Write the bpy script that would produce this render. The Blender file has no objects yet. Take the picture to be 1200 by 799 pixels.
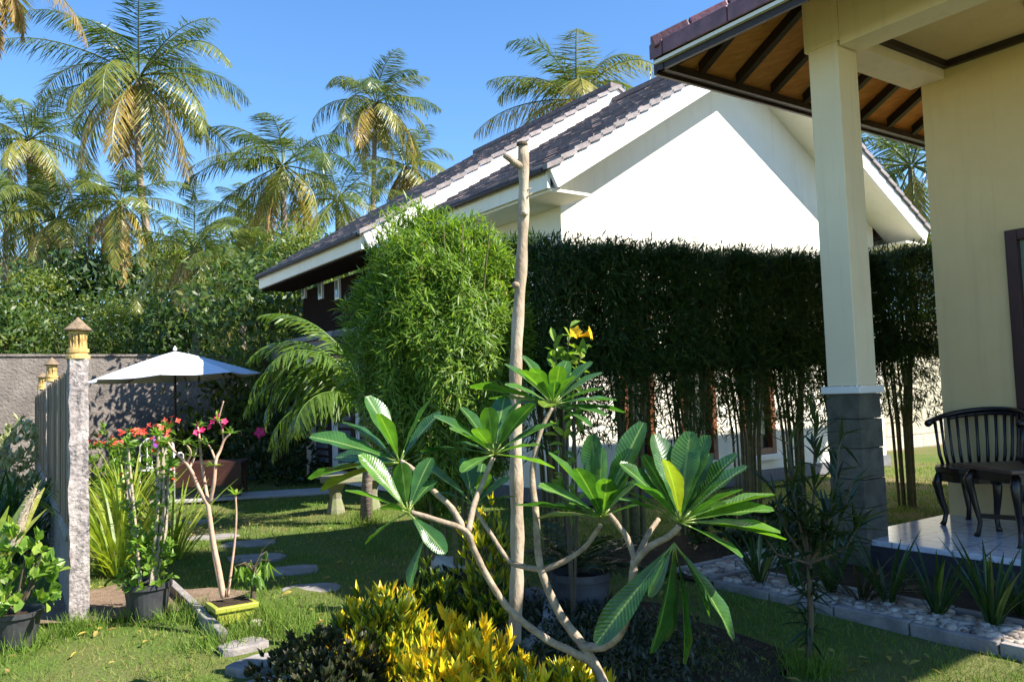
import bpy, math, random
import numpy as np
from mathutils import Matrix, Vector
random.seed(7)
rng = np.random.default_rng(11)
SC = bpy.context.scene
COL = SC.collection
R = math.radians

# ------------------------------------------------------------------ camera, sky, sun, exposure
FPX, EYE = 960.0, 1.25
TH, RO, AL = R(3.80), R(1.865), R(34.9)
cf = np.array([0, math.cos(TH), math.sin(TH)])
cu0 = np.array([0, -math.sin(TH), math.cos(TH)])
cr0 = np.array([1.0, 0, 0])
cr = math.cos(RO) * cr0 - math.sin(RO) * cu0
cu = math.sin(RO) * cr0 + math.cos(RO) * cu0
CP = np.array([0, 0, EYE])
cam = bpy.data.cameras.new('camera')
cam.lens, cam.sensor_width, cam.clip_start, cam.clip_end = 28.8, 36.0, 0.05, 2000
co = bpy.data.objects.new('camera', cam)
COL.objects.link(co)
co.matrix_world = Matrix(((cr[0], cu[0], -cf[0], 0), (cr[1], cu[1], -cf[1], 0), (cr[2], cu[2], -cf[2], EYE), (0, 0, 0, 1)))
SC.camera = co

c_, s_ = math.cos(AL), math.sin(AL)
UU, NN = np.array([c_, s_, 0]), np.array([-s_, c_, 0])      # the plot's own axes: U along the gable walls, N along the ridges
SUN = 0.60 * UU - 0.88 * NN + np.array([0, 0, 1.0])
SUN /= np.linalg.norm(SUN)
sun_el = math.asin(SUN[2])
world = bpy.data.worlds.new("World")
SC.world = world
world.use_nodes = True
wn = world.node_tree
sky = wn.nodes.new('ShaderNodeTexSky')
sky.sky_type = 'NISHITA'
sky.sun_disc = False
sky.sun_elevation = sun_el
sky.sun_rotation = math.atan2(SUN[0], SUN[1])
sky.air_density, sky.dust_density, sky.ozone_density = 1.0, 0.0, 6.0
hsv = wn.nodes.new('ShaderNodeHueSaturation')
hsv.inputs['Saturation'].default_value, hsv.inputs['Value'].default_value = 1.10, 1.16
wn.links.new(sky.outputs[0], hsv.inputs['Color'])
wn.links.new(hsv.outputs[0], wn.nodes['Background'].inputs[0])
wn.nodes['Background'].inputs[1].default_value = 0.085
sl = bpy.data.lights.new('sun', 'SUN')
sl.energy, sl.angle, sl.color = 5.0, R(0.5), (1.0, 0.93, 0.82)
so = bpy.data.objects.new('sun', sl)
COL.objects.link(so)
so.rotation_euler = Vector(SUN).to_track_quat('Z', 'Y').to_euler()
so.location = (20, -10, 30)
vs = SC.view_settings
vs.view_transform, vs.look, vs.exposure, vs.gamma = 'Standard', 'None', 1.5, 1.0
SC.cycles.max_bounces = 8
SC.cycles.transparent_max_bounces = 8

# ------------------------------------------------------------------ helpers
def ray(px, py): return cf * FPX + cr * (px - 600) + cu * (399.5 - py)
def at(px, py, Y): d = ray(px, py); return CP + d * (Y / d[1])
def gnd(px, py, z=0.0): d = ray(px, py); return CP + d * ((z - EYE) / d[2])
def onU(px, py, u): d = ray(px, py); return CP + d * (u / (d @ UU))
def onN(px, py, n): d = ray(px, py); return CP + d * (n / (d @ NN))
def W(u, n, z=0.0): return UU * u + NN * n + np.array([0, 0, z])
def un(p): return np.array([p @ UU, p @ NN, p[2]])
def nrm(a): a = np.asarray(a, float); return a / np.maximum(np.linalg.norm(a, axis=-1, keepdims=True), 1e-9)

class MB:
    def __init__(s): s.v, s.f, s.n, s.m, s.t, s.l = [], [], 0, [], [], []
    def add(s, v, faces, mat=0, tint=0.5, lxy=None, uns=False):
        v = np.asarray(v, float).reshape(-1, 3)
        if uns: v = v[:, :1] * UU + v[:, 1:2] * NN + v[:, 2:] * np.array([[0, 0, 1.0]])
        s.v.append(v)
        if isinstance(faces, np.ndarray): faces = [faces]
        else:
            by = {}
            for f in faces: by.setdefault(len(f), []).append(f)
            faces = [np.array(x) for x in by.values()]
        for fa in faces:
            s.f.append(fa + s.n); s.m.append(np.full(len(fa), mat))
            t = np.asarray(tint, float)
            s.t.append(np.full(len(fa), float(t)) if t.ndim == 0 else t)
        s.l.append(np.zeros((len(v), 2)) if lxy is None else lxy)
        s.n += len(v)
    def box(s, x0, x1, y0, y1, z0, z1, mat=0, tint=0.5, uns=True):
        v = [(x, y, z) for x in (x0, x1) for y in (y0, y1) for z in (z0, z1)]
        s.add(v, [(0, 1, 3, 2), (4, 6, 7, 5), (0, 4, 5, 1), (2, 3, 7, 6), (0, 2, 6, 4), (1, 5, 7, 3)], mat, tint, uns=uns)
    def hexa(s, b, t, mat=0, tint=0.5, uns=True):            # four bottom, four top corners
        s.add(list(b) + list(t), [(3, 2, 1, 0), (4, 5, 6, 7), (0, 1, 5, 4), (1, 2, 6, 5), (2, 3, 7, 6), (3, 0, 4, 7)], mat, tint, uns=uns)
    def prism(s, poly, off, mat=0, tint=0.5, uns=True):
        p = np.asarray(poly, float); k = len(p); q = p + np.asarray(off, float)
        s.add(np.vstack([p, q]), [tuple(range(k))[::-1], tuple(range(k, 2 * k))] + [(i, (i + 1) % k, k + (i + 1) % k, k + i) for i in range(k)], mat, tint, uns=uns)
    def bar(s, a, b, w, h, up=(0, 0, 1), mat=0, tint=0.5):
        a, b = np.asarray(a, float), np.asarray(b, float); d = nrm(b - a); x = nrm(np.cross(d, up)); y = np.cross(x, d)
        r = [(-1, -1), (1, -1), (1, 1), (-1, 1)]
        s.hexa([a + x * i * w / 2 + y * j * h / 2 for i, j in r], [b + x * i * w / 2 + y * j * h / 2 for i, j in r], mat, tint, uns=False)
    def tube(s, pts, rad, seg=8, mat=0, tint=0.5, cap=True, jit=0.0):
        P = np.asarray(pts, float); k = len(P); r = np.broadcast_to(np.asarray(rad, float), (k,))
        T = nrm(np.gradient(P, axis=0)); x = np.cross(T[0], [0, 0, 1.0])
        if np.linalg.norm(x) < 1e-3: x = np.cross(T[0], [0, 1.0, 0])
        x = nrm(x); V = []
        for i in range(k):
            x = nrm(x - T[i] * (x @ T[i])); y = np.cross(T[i], x)
            a = np.arange(seg) * 2 * math.pi / seg
            rr = r[i] * (1 + jit * rng.uniform(-1, 1, seg))
            V.append(P[i] + np.outer(np.cos(a) * rr, x) + np.outer(np.sin(a) * rr, y))
        F = [(i * seg + j, i * seg + (j + 1) % seg, (i + 1) * seg + (j + 1) % seg, (i + 1) * seg + j) for i in range(k - 1) for j in range(seg)]
        if cap: F += [tuple(range(seg))[::-1], tuple(range((k - 1) * seg, k * seg))]
        s.add(np.vstack(V), F, mat, tint)
    def lathe(s, prof, c, seg=24, mat=0, tint=0.5, sq=False, rot=0):
        c = np.asarray(c, float); a = np.arange(seg) * 2 * math.pi / seg + rot; V = []
        for r, z in prof:
            V.append(np.stack([c[0] + r * np.cos(a), c[1] + r * np.sin(a), np.full(seg, c[2] + z)], 1))
        k = len(prof)
        F = [(i * seg + j, i * seg + (j + 1) % seg, (i + 1) * seg + (j + 1) % seg, (i + 1) * seg + j) for i in range(k - 1) for j in range(seg)]
        F += [tuple(range(seg))[::-1], tuple(range((k - 1) * seg, k * seg))]
        s.add(np.vstack(V), F, mat, tint)
    def scatter(s, tm, P, D, Nr, L, Wd, tint, mat=0):
        tv, tf = tm; P = np.asarray(P, float); M = len(P)
        if M == 0: return
        D = nrm(D); Nr = np.asarray(Nr, float); Nr = nrm(Nr - D * (Nr * D).sum(1, keepdims=True)); S = np.cross(Nr, D)
        L = np.broadcast_to(np.asarray(L, float), (M,))[:, None, None]; Wd = np.broadcast_to(np.asarray(Wd, float), (M,))[:, None, None]
        V = P[:, None] + L * tv[None, :, 0:1] * D[:, None] + Wd * tv[None, :, 1:2] * S[:, None] + L * tv[None, :, 2:3] * Nr[:, None]
        k = len(tv); F = (np.asarray(tf)[None] + (np.arange(M) * k)[:, None, None]).reshape(-1, len(tf[0]))
        t = np.broadcast_to(np.asarray(tint, float), (M,))
        s.add(V.reshape(-1, 3), F, mat, np.repeat(t, len(tf)), np.tile(np.stack([tv[:, 3], tv[:, 0]], 1), (M, 1)))
    def build(s, name, mats, parent=None, smooth=False, bevel=0.0):
        V = np.vstack(s.v)
        p, off = parent, np.zeros(3)
        while p is not None: off += np.array(p.location); p = p.parent
        V = V - off
        me = bpy.data.meshes.new(name)
        me.vertices.add(len(V)); me.vertices.foreach_set('co', V.astype(np.float32).ravel())
        loops = np.concatenate([f.ravel() for f in s.f])
        sizes = np.concatenate([np.full(len(f), f.shape[1]) for f in s.f])
        me.loops.add(len(loops)); me.loops.foreach_set('vertex_index', loops.astype(np.int32))
        me.polygons.add(len(sizes)); st = np.concatenate([[0], np.cumsum(sizes)[:-1]])
        me.polygons.foreach_set('loop_start', st.astype(np.int32)); me.polygons.foreach_set('loop_total', sizes.astype(np.int32))
        me.polygons.foreach_set('material_index', np.concatenate(s.m).astype(np.int32))
        me.polygons.foreach_set('use_smooth', np.full(len(sizes), smooth))
        a = me.attributes.new('tint', 'FLOAT', 'FACE'); a.data.foreach_set('value', np.concatenate(s.t).astype(np.float32))
        l = np.vstack(s.l)
        if l.any():
            for i, nme in ((0, 'lx'), (1, 'ly')):
                b = me.attributes.new(nme, 'FLOAT', 'POINT'); b.data.foreach_set('value', l[:, i].astype(np.float32).copy())
        me.update(calc_edges=True)
        for m in (mats if isinstance(mats, (list, tuple)) else [mats]): me.materials.append(m)
        o = bpy.data.objects.new(name, me); COL.objects.link(o)
        if parent is not None: o.parent = parent
        if bevel:
            md = o.modifiers.new('bevel', 'BEVEL'); md.width = bevel; md.segments = 2; md.limit_method = 'ANGLE'
        return o

def tag(o, label=None, cat=None, group=None, kind=None):
    for k, v in (('label', label), ('category', cat), ('group', group), ('kind', kind)):
        if v: o[k] = v
    return o
def thing(name, label, cat, loc=(0, 0, 0), group=None):
    o = bpy.data.objects.new(name, None); COL.objects.link(o); o.location = [float(x) for x in loc]
    o.empty_display_size = 0.1
    return tag(o, label, cat, group)
def dup(root, loc, rz=0.0, sc=1.0, label=None, group=None):
    r = root.copy(); COL.objects.link(r); r.location = [float(x) for x in loc]; r.rotation_euler = (0, 0, rz); r.scale = (sc, sc, sc) if not hasattr(sc, '__len__') else sc
    if label: r['label'] = label
    if group: r['group'] = group
    for ch in list(root.children):
        c = ch.copy(); COL.objects.link(c); c.parent = r
        for g in list(ch.children):
            d = g.copy(); COL.objects.link(d); d.parent = c
    return r

def tmpl(n, prof, fold=0.0, bend=0.0, mid=True, wave=0.0):
    V, F = [], []
    for i in range(n + 1):
        t = i / n; w = prof(t); z = -bend * t * t
        zz = z + fold * w + wave * w * math.sin(t * 19)
        if mid: V += [(t, -w / 2, zz, -1), (t, 0, z, 0), (t, w / 2, zz, 1)]
        else: V += [(t, -w / 2, z, -1), (t, w / 2, z, 1)]
    k = 3 if mid else 2
    for i in range(n):
        a, b = i * k, (i + 1) * k
        F += [(a, a + 1, b + 1, b), (a + 1, a + 2, b + 2, b + 1)] if mid else [(a, a + 1, b + 1, b)]
    return np.array(V, float), F
lance = lambda t: max(0.04, math.sin(math.pi * min(1, t ** 0.75)) * (1 if t < .99 else .2))
obov = lambda t: max(.06, (t / .64) ** .95) if t < .64 else max(.10, (1 - ((t - .64) / .365) ** 2.3)) ** .5
ovate = lambda t: max(0.05, math.sin(math.pi * t ** 0.9) ** 0.8) if t < .99 else .05
strap = lambda t: (0.75 + 0.5 * t if t < .5 else 1.0) * (1 - max(0, (t - .55) / .45) ** 1.6 * .93)
T_BAMBOO = tmpl(2, lambda t: (.25, 1, .08)[int(round(t * 2))], bend=.18, mid=False)
T_LEAFLET = tmpl(2, lambda t: (.6, 1, .15)[int(round(t * 2))], bend=.22, mid=False)
T_LEAF = tmpl(3, ovate, fold=.12, bend=.12, mid=True)
T_LEAF2 = tmpl(2, lambda t: (.15, 1, .12)[int(round(t * 2))], bend=.1, mid=False)
T_LANCE = tmpl(4, lance, fold=.035, bend=.15)
T_OBOV = tmpl(12, obov, fold=.05, bend=.12, wave=.012)
T_BLADE = tmpl(5, strap, fold=.0, bend=.35, mid=False)
T_STIFF = tmpl(5, strap, fold=.012, bend=.22)
T_GRASS = tmpl(1, lambda t: 1 if t < .5 else .25, mid=False)
def rvec(n): return nrm(rng.normal(size=(n, 3)))

# ------------------------------------------------------------------ materials
def newmat(name):
    m = bpy.data.materials.new(name); m.use_nodes = True
    return m, m.node_tree.nodes, m.node_tree.links, m.node_tree.nodes['Principled BSDF']
def surf(name, c1, c2=None, scale=6.0, rough=.7, bump=0.0, bscale=None, detail=6, spec=.4, tintvar=0.0, c3=None, metal=0.0, lo=.35, hi=.65, stretch=None, streak=0.0):
    m, N, L, b = newmat(name)
    c2 = c2 or tuple(x * .8 for x in c1)
    tc = N.new('ShaderNodeTexCoord'); src = tc.outputs['Object']
    if stretch:
        mp = N.new('ShaderNodeMapping'); mp.inputs['Scale'].default_value = stretch; L.new(src, mp.inputs[0]); src = mp.outputs[0]
    n = N.new('ShaderNodeTexNoise'); n.inputs['Scale'].default_value = scale; n.inputs['Detail'].default_value = detail; n.inputs['Roughness'].default_value = .62
    L.new(src, n.inputs[0])
    cr_ = N.new('ShaderNodeValToRGB'); L.new(n.outputs[0], cr_.inputs[0])
    e = cr_.color_ramp.elements; e[0].position, e[1].position = lo, hi; e[0].color, e[1].color = (*c2, 1), (*c1, 1)
    out = cr_.outputs[0]
    if c3:
        n3 = N.new('ShaderNodeTexNoise'); n3.inputs['Scale'].default_value = scale * .23; n3.inputs['Detail'].default_value = 8; L.new(src, n3.inputs[0])
        r3 = N.new('ShaderNodeValToRGB'); r3.color_ramp.elements[0].position, r3.color_ramp.elements[1].position = .5, .68; L.new(n3.outputs[0], r3.inputs[0])
        mx = N.new('ShaderNodeMixRGB'); mx.inputs[2].default_value = (*c3, 1); L.new(r3.outputs[0], mx.inputs[0]); L.new(out, mx.inputs[1]); out = mx.outputs[0]
    if streak:                                            # rain streaks and blotches
        mp2 = N.new('ShaderNodeMapping'); mp2.inputs['Scale'].default_value = (5, 5, .35); L.new(tc.outputs['Object'], mp2.inputs[0])
        n4 = N.new('ShaderNodeTexNoise'); n4.inputs['Scale'].default_value = 1.6; n4.inputs['Detail'].default_value = 9; n4.inputs['Roughness'].default_value = .7; L.new(mp2.outputs[0], n4.inputs[0])
        r4 = N.new('ShaderNodeMapRange'); r4.inputs[1].default_value, r4.inputs[2].default_value, r4.inputs[3].default_value, r4.inputs[4].default_value = .52, .78, 0, streak; L.new(n4.outputs[0], r4.inputs[0])
        m4 = N.new('ShaderNodeMixRGB'); m4.inputs[2].default_value = (.24, .21, .15, 1); L.new(r4.outputs[0], m4.inputs[0]); L.new(out, m4.inputs[1]); out = m4.outputs[0]
    if tintvar:
        at_ = N.new('ShaderNodeAttribute'); at_.attribute_name = 'tint'
        mr = N.new('ShaderNodeMapRange'); mr.inputs[3].default_value, mr.inputs[4].default_value = 1 - tintvar, 1 + tintvar; L.new(at_.outputs['Fac'], mr.inputs[0])
        vm = N.new('ShaderNodeVectorMath'); vm.operation = 'SCALE'; L.new(out, vm.inputs[0]); L.new(mr.outputs[0], vm.inputs['Scale']); out = vm.outputs[0]
    L.new(out, b.inputs['Base Color'])
    b.inputs['Roughness'].default_value = rough; b.inputs['Specular IOR Level'].default_value = spec; b.inputs['Metallic'].default_value = metal
    if bump:
        n2 = N.new('ShaderNodeTexNoise'); n2.inputs['Scale'].default_value = bscale or scale * 4; n2.inputs['Detail'].default_value = 8; L.new(src, n2.inputs[0])
        bp = N.new('ShaderNodeBump'); bp.inputs['Strength'].default_value = 1; bp.inputs['Distance'].default_value = bump; L.new(n2.outputs[0], bp.inputs['Height']); L.new(bp.outputs[0], b.inputs['Normal'])
    return m
def leafm(name, stops, trans=.35, rough=.45, spec=.4, tcol=None, veins=False):
    m, N, L, b = newmat(name)
    a = N.new('ShaderNodeAttribute'); a.attribute_name = 'tint'
    r = N.new('ShaderNodeValToRGB'); el = r.color_ramp.elements
    while len(el) < len(stops): el.new(.5)
    for e, (p, c) in zip(el, stops): e.position = p; e.color = (*c, 1)
    L.new(a.outputs['Fac'], r.inputs[0]); out = r.outputs[0]
    nz = N.new('ShaderNodeTexNoise'); nz.inputs['Scale'].default_value = 22; tc = N.new('ShaderNodeTexCoord'); L.new(tc.outputs['Object'], nz.inputs[0])
    mr = N.new('ShaderNodeMapRange'); mr.inputs[1].default_value, mr.inputs[2].default_value = .3, .7; mr.inputs[3].default_value, mr.inputs[4].default_value = .75, 1.25; L.new(nz.outputs[0], mr.inputs[0])
    vm = N.new('ShaderNodeVectorMath'); vm.operation = 'SCALE'; L.new(out, vm.inputs[0]); L.new(mr.outputs[0], vm.inputs['Scale']); out = vm.outputs[0]
    b.inputs['Roughness'].default_value = rough; b.inputs['Specular IOR Level'].default_value = spec
    if veins:
        x = N.new('ShaderNodeAttribute'); x.attribute_name = 'lx'; y = N.new('ShaderNodeAttribute'); y.attribute_name = 'ly'
        ab = N.new('ShaderNodeMath'); ab.operation = 'ABSOLUTE'; L.new(x.outputs['Fac'], ab.inputs[0])
        m1 = N.new('ShaderNodeMapRange'); m1.inputs[1].default_value, m1.inputs[2].default_value = .04, .12; m1.inputs[3].default_value, m1.inputs[4].default_value = .5, 0; L.new(ab.outputs[0], m1.inputs[0])
        mx = N.new('ShaderNodeMixRGB'); mx.inputs[2].default_value = (.30, .42, .12, 1); L.new(m1.outputs[0], mx.inputs[0]); L.new(out, mx.inputs[1]); out = mx.outputs[0]
        q = N.new('ShaderNodeMath'); q.operation = 'MULTIPLY_ADD'; q.inputs[1].default_value = -.10; L.new(ab.outputs[0], q.inputs[0]); L.new(y.outputs['Fac'], q.inputs[2])
        w = N.new('ShaderNodeMath'); w.operation = 'MULTIPLY'; w.inputs[1].default_value = 150; L.new(q.outputs[0], w.inputs[0])
        sn = N.new('ShaderNodeMath'); sn.operation = 'SINE'; L.new(w.outputs[0], sn.inputs[0])
        bp = N.new('ShaderNodeBump'); bp.inputs['Distance'].default_value = .0006; bp.inputs['Strength'].default_value = .6; L.new(sn.outputs[0], bp.inputs['Height']); L.new(bp.outputs[0], b.inputs['Normal'])
        v2 = N.new('ShaderNodeMapRange'); v2.inputs[1].default_value, v2.inputs[2].default_value = .75, 1; v2.inputs[3].default_value, v2.inputs[4].default_value = 0, .08; L.new(sn.outputs[0], v2.inputs[0])
        mx2 = N.new('ShaderNodeMixRGB'); mx2.inputs[2].default_value = (.16, .30, .07, 1); L.new(v2.outputs[0], mx2.inputs[0]); L.new(out, mx2.inputs[1]); out = mx2.outputs[0]
    L.new(out, b.inputs['Base Color'])
    tr = N.new('ShaderNodeBsdfTranslucent')
    tm = N.new('ShaderNodeMixRGB'); tm.blend_type = 'MULTIPLY'; tm.inputs[0].default_value = 1; L.new(out, tm.inputs[1]); tm.inputs[2].default_value = (*(tcol or (2.2, 2.3, .9)), 1)
    L.new(tm.outputs[0], tr.inputs[0])
    ms = N.new('ShaderNodeMixShader'); ms.inputs[0].default_value = trans
    L.new(b.outputs[0], ms.inputs[1]); L.new(tr.outputs[0], ms.inputs[2]); L.new(ms.outputs[0], N['Material Output'].inputs[0])
    return m
def bricks(name, c1, c2, mortar, sx, sy, rough=.7, bump=.004, msize=.02, coord='Object', spec=.4, rot=None, offset=.5):
    m, N, L, b = newmat(name)
    tc = N.new('ShaderNodeTexCoord'); mp = N.new('ShaderNodeMapping'); L.new(tc.outputs[coord], mp.inputs[0])
    if rot and rot != 'wall': mp.inputs['Rotation'].default_value = rot
    if rot == 'wall':
        mp.inputs['Rotation'].default_value = (0, 0, -AL)
        sp = N.new('ShaderNodeSeparateXYZ'); L.new(mp.outputs[0], sp.inputs[0]); sm = N.new('ShaderNodeMath'); L.new(sp.outputs[0], sm.inputs[0]); L.new(sp.outputs[1], sm.inputs[1])
        cb = N.new('ShaderNodeCombineXYZ'); L.new(sm.outputs[0], cb.inputs[0]); L.new(sp.outputs[2], cb.inputs[1]); mp = cb
    t = N.new('ShaderNodeTexBrick'); L.new(mp.outputs[0], t.inputs[0]); t.inputs['Scale'].default_value = 1
    t.inputs['Color1'].default_value, t.inputs['Color2'].default_value, t.inputs['Mortar'].default_value = (*c1, 1), (*c2, 1), (*mortar, 1)
    t.inputs['Brick Width'].default_value, t.inputs['Row Height'].default_value, t.inputs['Mortar Size'].default_value = sx, sy, msize
    t.offset = offset
    n = N.new('ShaderNodeTexNoise'); n.inputs['Scale'].default_value = 14; n.inputs['Detail'].default_value = 8; L.new(tc.outputs[coord], n.inputs[0])
    mr = N.new('ShaderNodeMapRange'); mr.inputs[1].default_value, mr.inputs[2].default_value, mr.inputs[3].default_value, mr.inputs[4].default_value = .3, .7, .8, 1.15; L.new(n.outputs[0], mr.inputs[0])
    vm = N.new('ShaderNodeVectorMath'); vm.operation = 'SCALE'; L.new(t.outputs[0], vm.inputs[0]); L.new(mr.outputs[0], vm.inputs['Scale'])
    L.new(vm.outputs[0], b.inputs['Base Color']); b.inputs['Roughness'].default_value = rough; b.inputs['Specular IOR Level'].default_value = spec
    if bump:
        bp = N.new('ShaderNodeBump'); bp.invert = True; bp.inputs['Distance'].default_value = bump; L.new(t.outputs['Fac'], bp.inputs['Height']); L.new(bp.outputs[0], b.inputs['Normal'])
    return m
# ground: grass-green / dry patches / bare earth
M = {}
M['ground'] = surf('lawn_soil', (.065, .115, .020), (.105, .115, .034), 1.3, .95, .012, 60, c3=(.17, .12, .07), spec=.1)
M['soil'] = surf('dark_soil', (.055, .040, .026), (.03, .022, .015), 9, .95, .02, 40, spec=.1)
M['grass'] = leafm('grass_blade', [(0, (.07, .145, .018)), (.55, (.14, .22, .032)), (.85, (.28, .25, .08)), (1, (.28, .22, .11))], .3, .6, .2, (1.5, 1.5, .8))
M['cream'] = surf('cream_render', (.72, .55, .285), (.68, .51, .255), 2.2, .75, .0012, 90, spec=.25, streak=.22)
M['cream3'] = surf('pale_cream_paint', (.80, .68, .46), (.75, .63, .42), 2.2, .75, .0012, 90, spec=.25, streak=.25)
M['cream2'] = surf('white_render', (.80, .77, .66), (.76, .73, .62), 2.2, .75, .0012, 90, spec=.25, streak=.2)
M['white'] = surf('white_paint', (.80, .78, .71), (.75, .73, .66), 3, .6, .0008, 60, spec=.3)
M['board'] = surf('white_board', (.80, .79, .75), (.72, .71, .67), 5, .5, .001, 50)
M['rooftile'] = surf('roof_tile', (.19, .145, .145), (.11, .08, .085), 14, .62, .004, 60, tintvar=.3, spec=.3)
M['verge'] = surf('verge_tile', (.235, .205, .205), (.15, .13, .13), 10, .6, .004, 50, tintvar=.2)
M['purple'] = surf('purple_tile', (.20, .085, .10), (.11, .05, .06), 12, .5, .003, 50, tintvar=.25, spec=.5)
M['ply'] = surf('orange_timber', (.62, .30, .09), (.46, .20, .055), 3, .55, .001, 40, stretch=(1, 9, 9))
M['dark'] = surf('dark_timber', (.030, .017, .012), (.018, .010, .008), 6, .45, .001, 60, stretch=(1, 7, 7))
M['matdark'] = surf('dark_cladding', (.022, .014, .010), (.014, .009, .007), 6, .9, .001, 60, spec=.05)
M['maroon'] = surf('maroon_timber', (.055, .02, .014), (.035, .013, .01), 5, .5)
M['redwood'] = surf('red_timber', (.20, .07, .025), (.12, .04, .016), 5, .4, .001, 60, stretch=(7, 7, 1))
M['plinth'] = surf('grey_plinth', (.16, .16, .165), (.11, .11, .12), 8, .8, .002, 60)
M['pplinth'] = surf('dark_plinth', (.035, .035, .045), (.02, .02, .027), 8, .5, .002, 60)
M['glass'], N_, L_, b_ = newmat('window_glass'); b_.inputs['Base Color'].default_value = (.03, .04, .04, 1); b_.inputs['Roughness'].default_value = .05; b_.inputs['Specular IOR Level'].default_value = .8
M['gglass'], N_, L_, b_ = newmat('door_glass'); b_.inputs['Base Color'].default_value = (.14, .19, .16, 1); b_.inputs['Roughness'].default_value = .08; b_.inputs['Specular IOR Level'].default_value = .8
M['tile'] = bricks('porch_tile', (.62, .62, .66), (.58, .58, .63), (.32, .32, .34), .4, .4, .16, .001, .006, rot=(0, 0, -AL), spec=.5, offset=0)
M['cladding'] = surf('stone_cladding', (.15, .14, .105), (.085, .08, .062), 9, .85, .006, 40, tintvar=.25)
M['backwall'] = surf('rough_concrete', (.195, .17, .15), (.12, .105, .095), 2.5, .95, .03, 22, c3=(.25, .22, .195), spec=.1)
M['block'] = bricks('pale_blocks', (.44, .40, .29), (.36, .33, .24), (.25, .22, .17), .5, .25, .85, .004, .012, rot='wall')
M['poststone'] = surf('rough_stone', (.36, .32, .31), (.15, .13, .125), 34, .95, .014, 45, c3=(.40, .36, .34), spec=.15)
M['fencewood'] = surf('weathered_board', (.23, .17, .105), (.11, .08, .052), 4, .8, .004, 40, stretch=(12, 12, 1), tintvar=.4)
M['fencebase'] = surf('fence_base', (.24, .22, .19), (.15, .14, .125), 9, .9, .01, 50)
M['lantern'] = surf('ochre_stone', (.56, .40, .15), (.44, .29, .10), 18, .85, .006, 60)
M['lroof'] = surf('lantern_roof', (.22, .16, .10), (.13, .095, .06), 30, .9, .008, 60)
M['canvas'] = surf('white_canvas', (.68, .72, .80), (.64, .68, .77), 4, .8, .001, 120, spec=.2)
M['bark'] = surf('palm_bark', (.30, .25, .20), (.17, .135, .105), 5, .9, .01, 14, stretch=(1, 1, 6), spec=.15)
M['palebark'] = surf('pale_bark', (.44, .37, .28), (.25, .185, .125), 11, .9, .007, 50, c3=(.17, .12, .08), stretch=(1, 1, .5), spec=.2)
M['plumbark'] = surf('plumeria_bark', (.36, .29, .21), (.20, .15, .105), 26, .8, .003, 90, spec=.25)
M['adenbark'] = surf('desert_rose_bark', (.48, .32, .23), (.36, .22, .15), 16, .7, .002, 90)
M['cane'] = surf('bamboo_cane', (.16, .14, .05), (.08, .07, .025), 6, .6, stretch=(1, 1, 3))
M['brownstem'] = surf('brown_stem', (.10, .075, .045), (.06, .045, .03), 12, .85)
M['blackpot'] = surf('black_plastic', (.05, .052, .055), (.03, .03, .034), 10, .45, .001, 60)
M['limepot'] = surf('lime_ceramic', (.34, .36, .05), (.26, .28, .04), 6, .45, .001, 60)
M['greypot'] = surf('grey_ceramic', (.10, .10, .11), (.06, .06, .07), 8, .5)
M['kerb'] = surf('kerb_stone', (.27, .245, .23), (.16, .145, .14), 9, .9, .006, 50, c3=(.42, .38, .35))
M['step'] = surf('step_stone', (.26, .24, .22), (.17, .155, .14), 7, .9, .006, 50)
M['pave'] = surf('path_concrete', (.40, .38, .36), (.32, .30, .28), 4, .85, .003, 60)
M['pebble'] = surf('pebble', (.44, .38, .32), (.27, .21, .165), 30, .7, .001, 60, tintvar=.55)
M['paleston'] = surf('pale_rock', (.52, .46, .37), (.38, .33, .26), 8, .9, .01, 30)
M['mossy'] = surf('mossy_stone', (.16, .19, .08), (.20, .18, .14), 7, .9, .006, 40)
M['chairwood'] = surf('black_lacquer', (.014, .009, .008), (.009, .006, .006), 6, .28, spec=.5)
M['tablewood'] = surf('table_wood', (.10, .055, .035), (.06, .03, .02), 6, .3, stretch=(1, 8, 1), spec=.5)
M['purplecloth'] = surf('purple_cloth', (.32, .09, .42), (.22, .05, .32), 8, .9)
M['whitemetal'] = surf('white_metal', (.78, .78, .80), None, 6, .4)
M['red'] = leafm('red_petal', [(0, (.62, .02, .05)), (1, (.75, .05, .12))], .3, .5, .3, (1.2, .5, .5))
M['coral'] = leafm('coral_petal', [(0, (.72, .07, .04)), (1, (.80, .16, .10))], .3, .5, .3, (1.2, .7, .6))
M['pink'] = leafm('pink_petal', [(0, (.70, .02, .12)), (1, (.8, .06, .2))], .3, .5, .3, (1.2, .5, .6))
M['yellowp'] = leafm('yellow_petal', [(0, (.85, .52, .01)), (1, (.9, .62, .03))], .3, .5, .3, (1.1, 1, .4))
M['palm'] = leafm('palm_leaf', [(0, (.035, .075, .014)), (.4, (.085, .125, .020)), (.7, (.20, .20, .035)), (.9, (.36, .28, .06)), (1, (.30, .19, .09))], .3, .38, .5, (1.8, 1.7, .7))
M['areca'] = leafm('areca_leaf', [(0, (.03, .075, .011)), (.6, (.08, .14, .02)), (1, (.20, .22, .04))], .35, .35, .5)
M['tree'] = leafm('tree_leaf', [(0, (.02, .05, .010)), (.6, (.055, .10, .018)), (1, (.13, .15, .025))], .3, .45, .4)
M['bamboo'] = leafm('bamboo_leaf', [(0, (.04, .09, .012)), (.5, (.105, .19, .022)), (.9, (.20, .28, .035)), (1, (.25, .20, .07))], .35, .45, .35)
M['hedge'] = leafm('bamboo_leaf_shaded', [(0, (.014, .034, .007)), (.6, (.034, .066, .011)), (.93, (.07, .10, .016)), (1, (.16, .12, .05))], .3, .5, .25)  # darker copy of the bamboo leaf, the hedge's shade put into its colour
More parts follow.
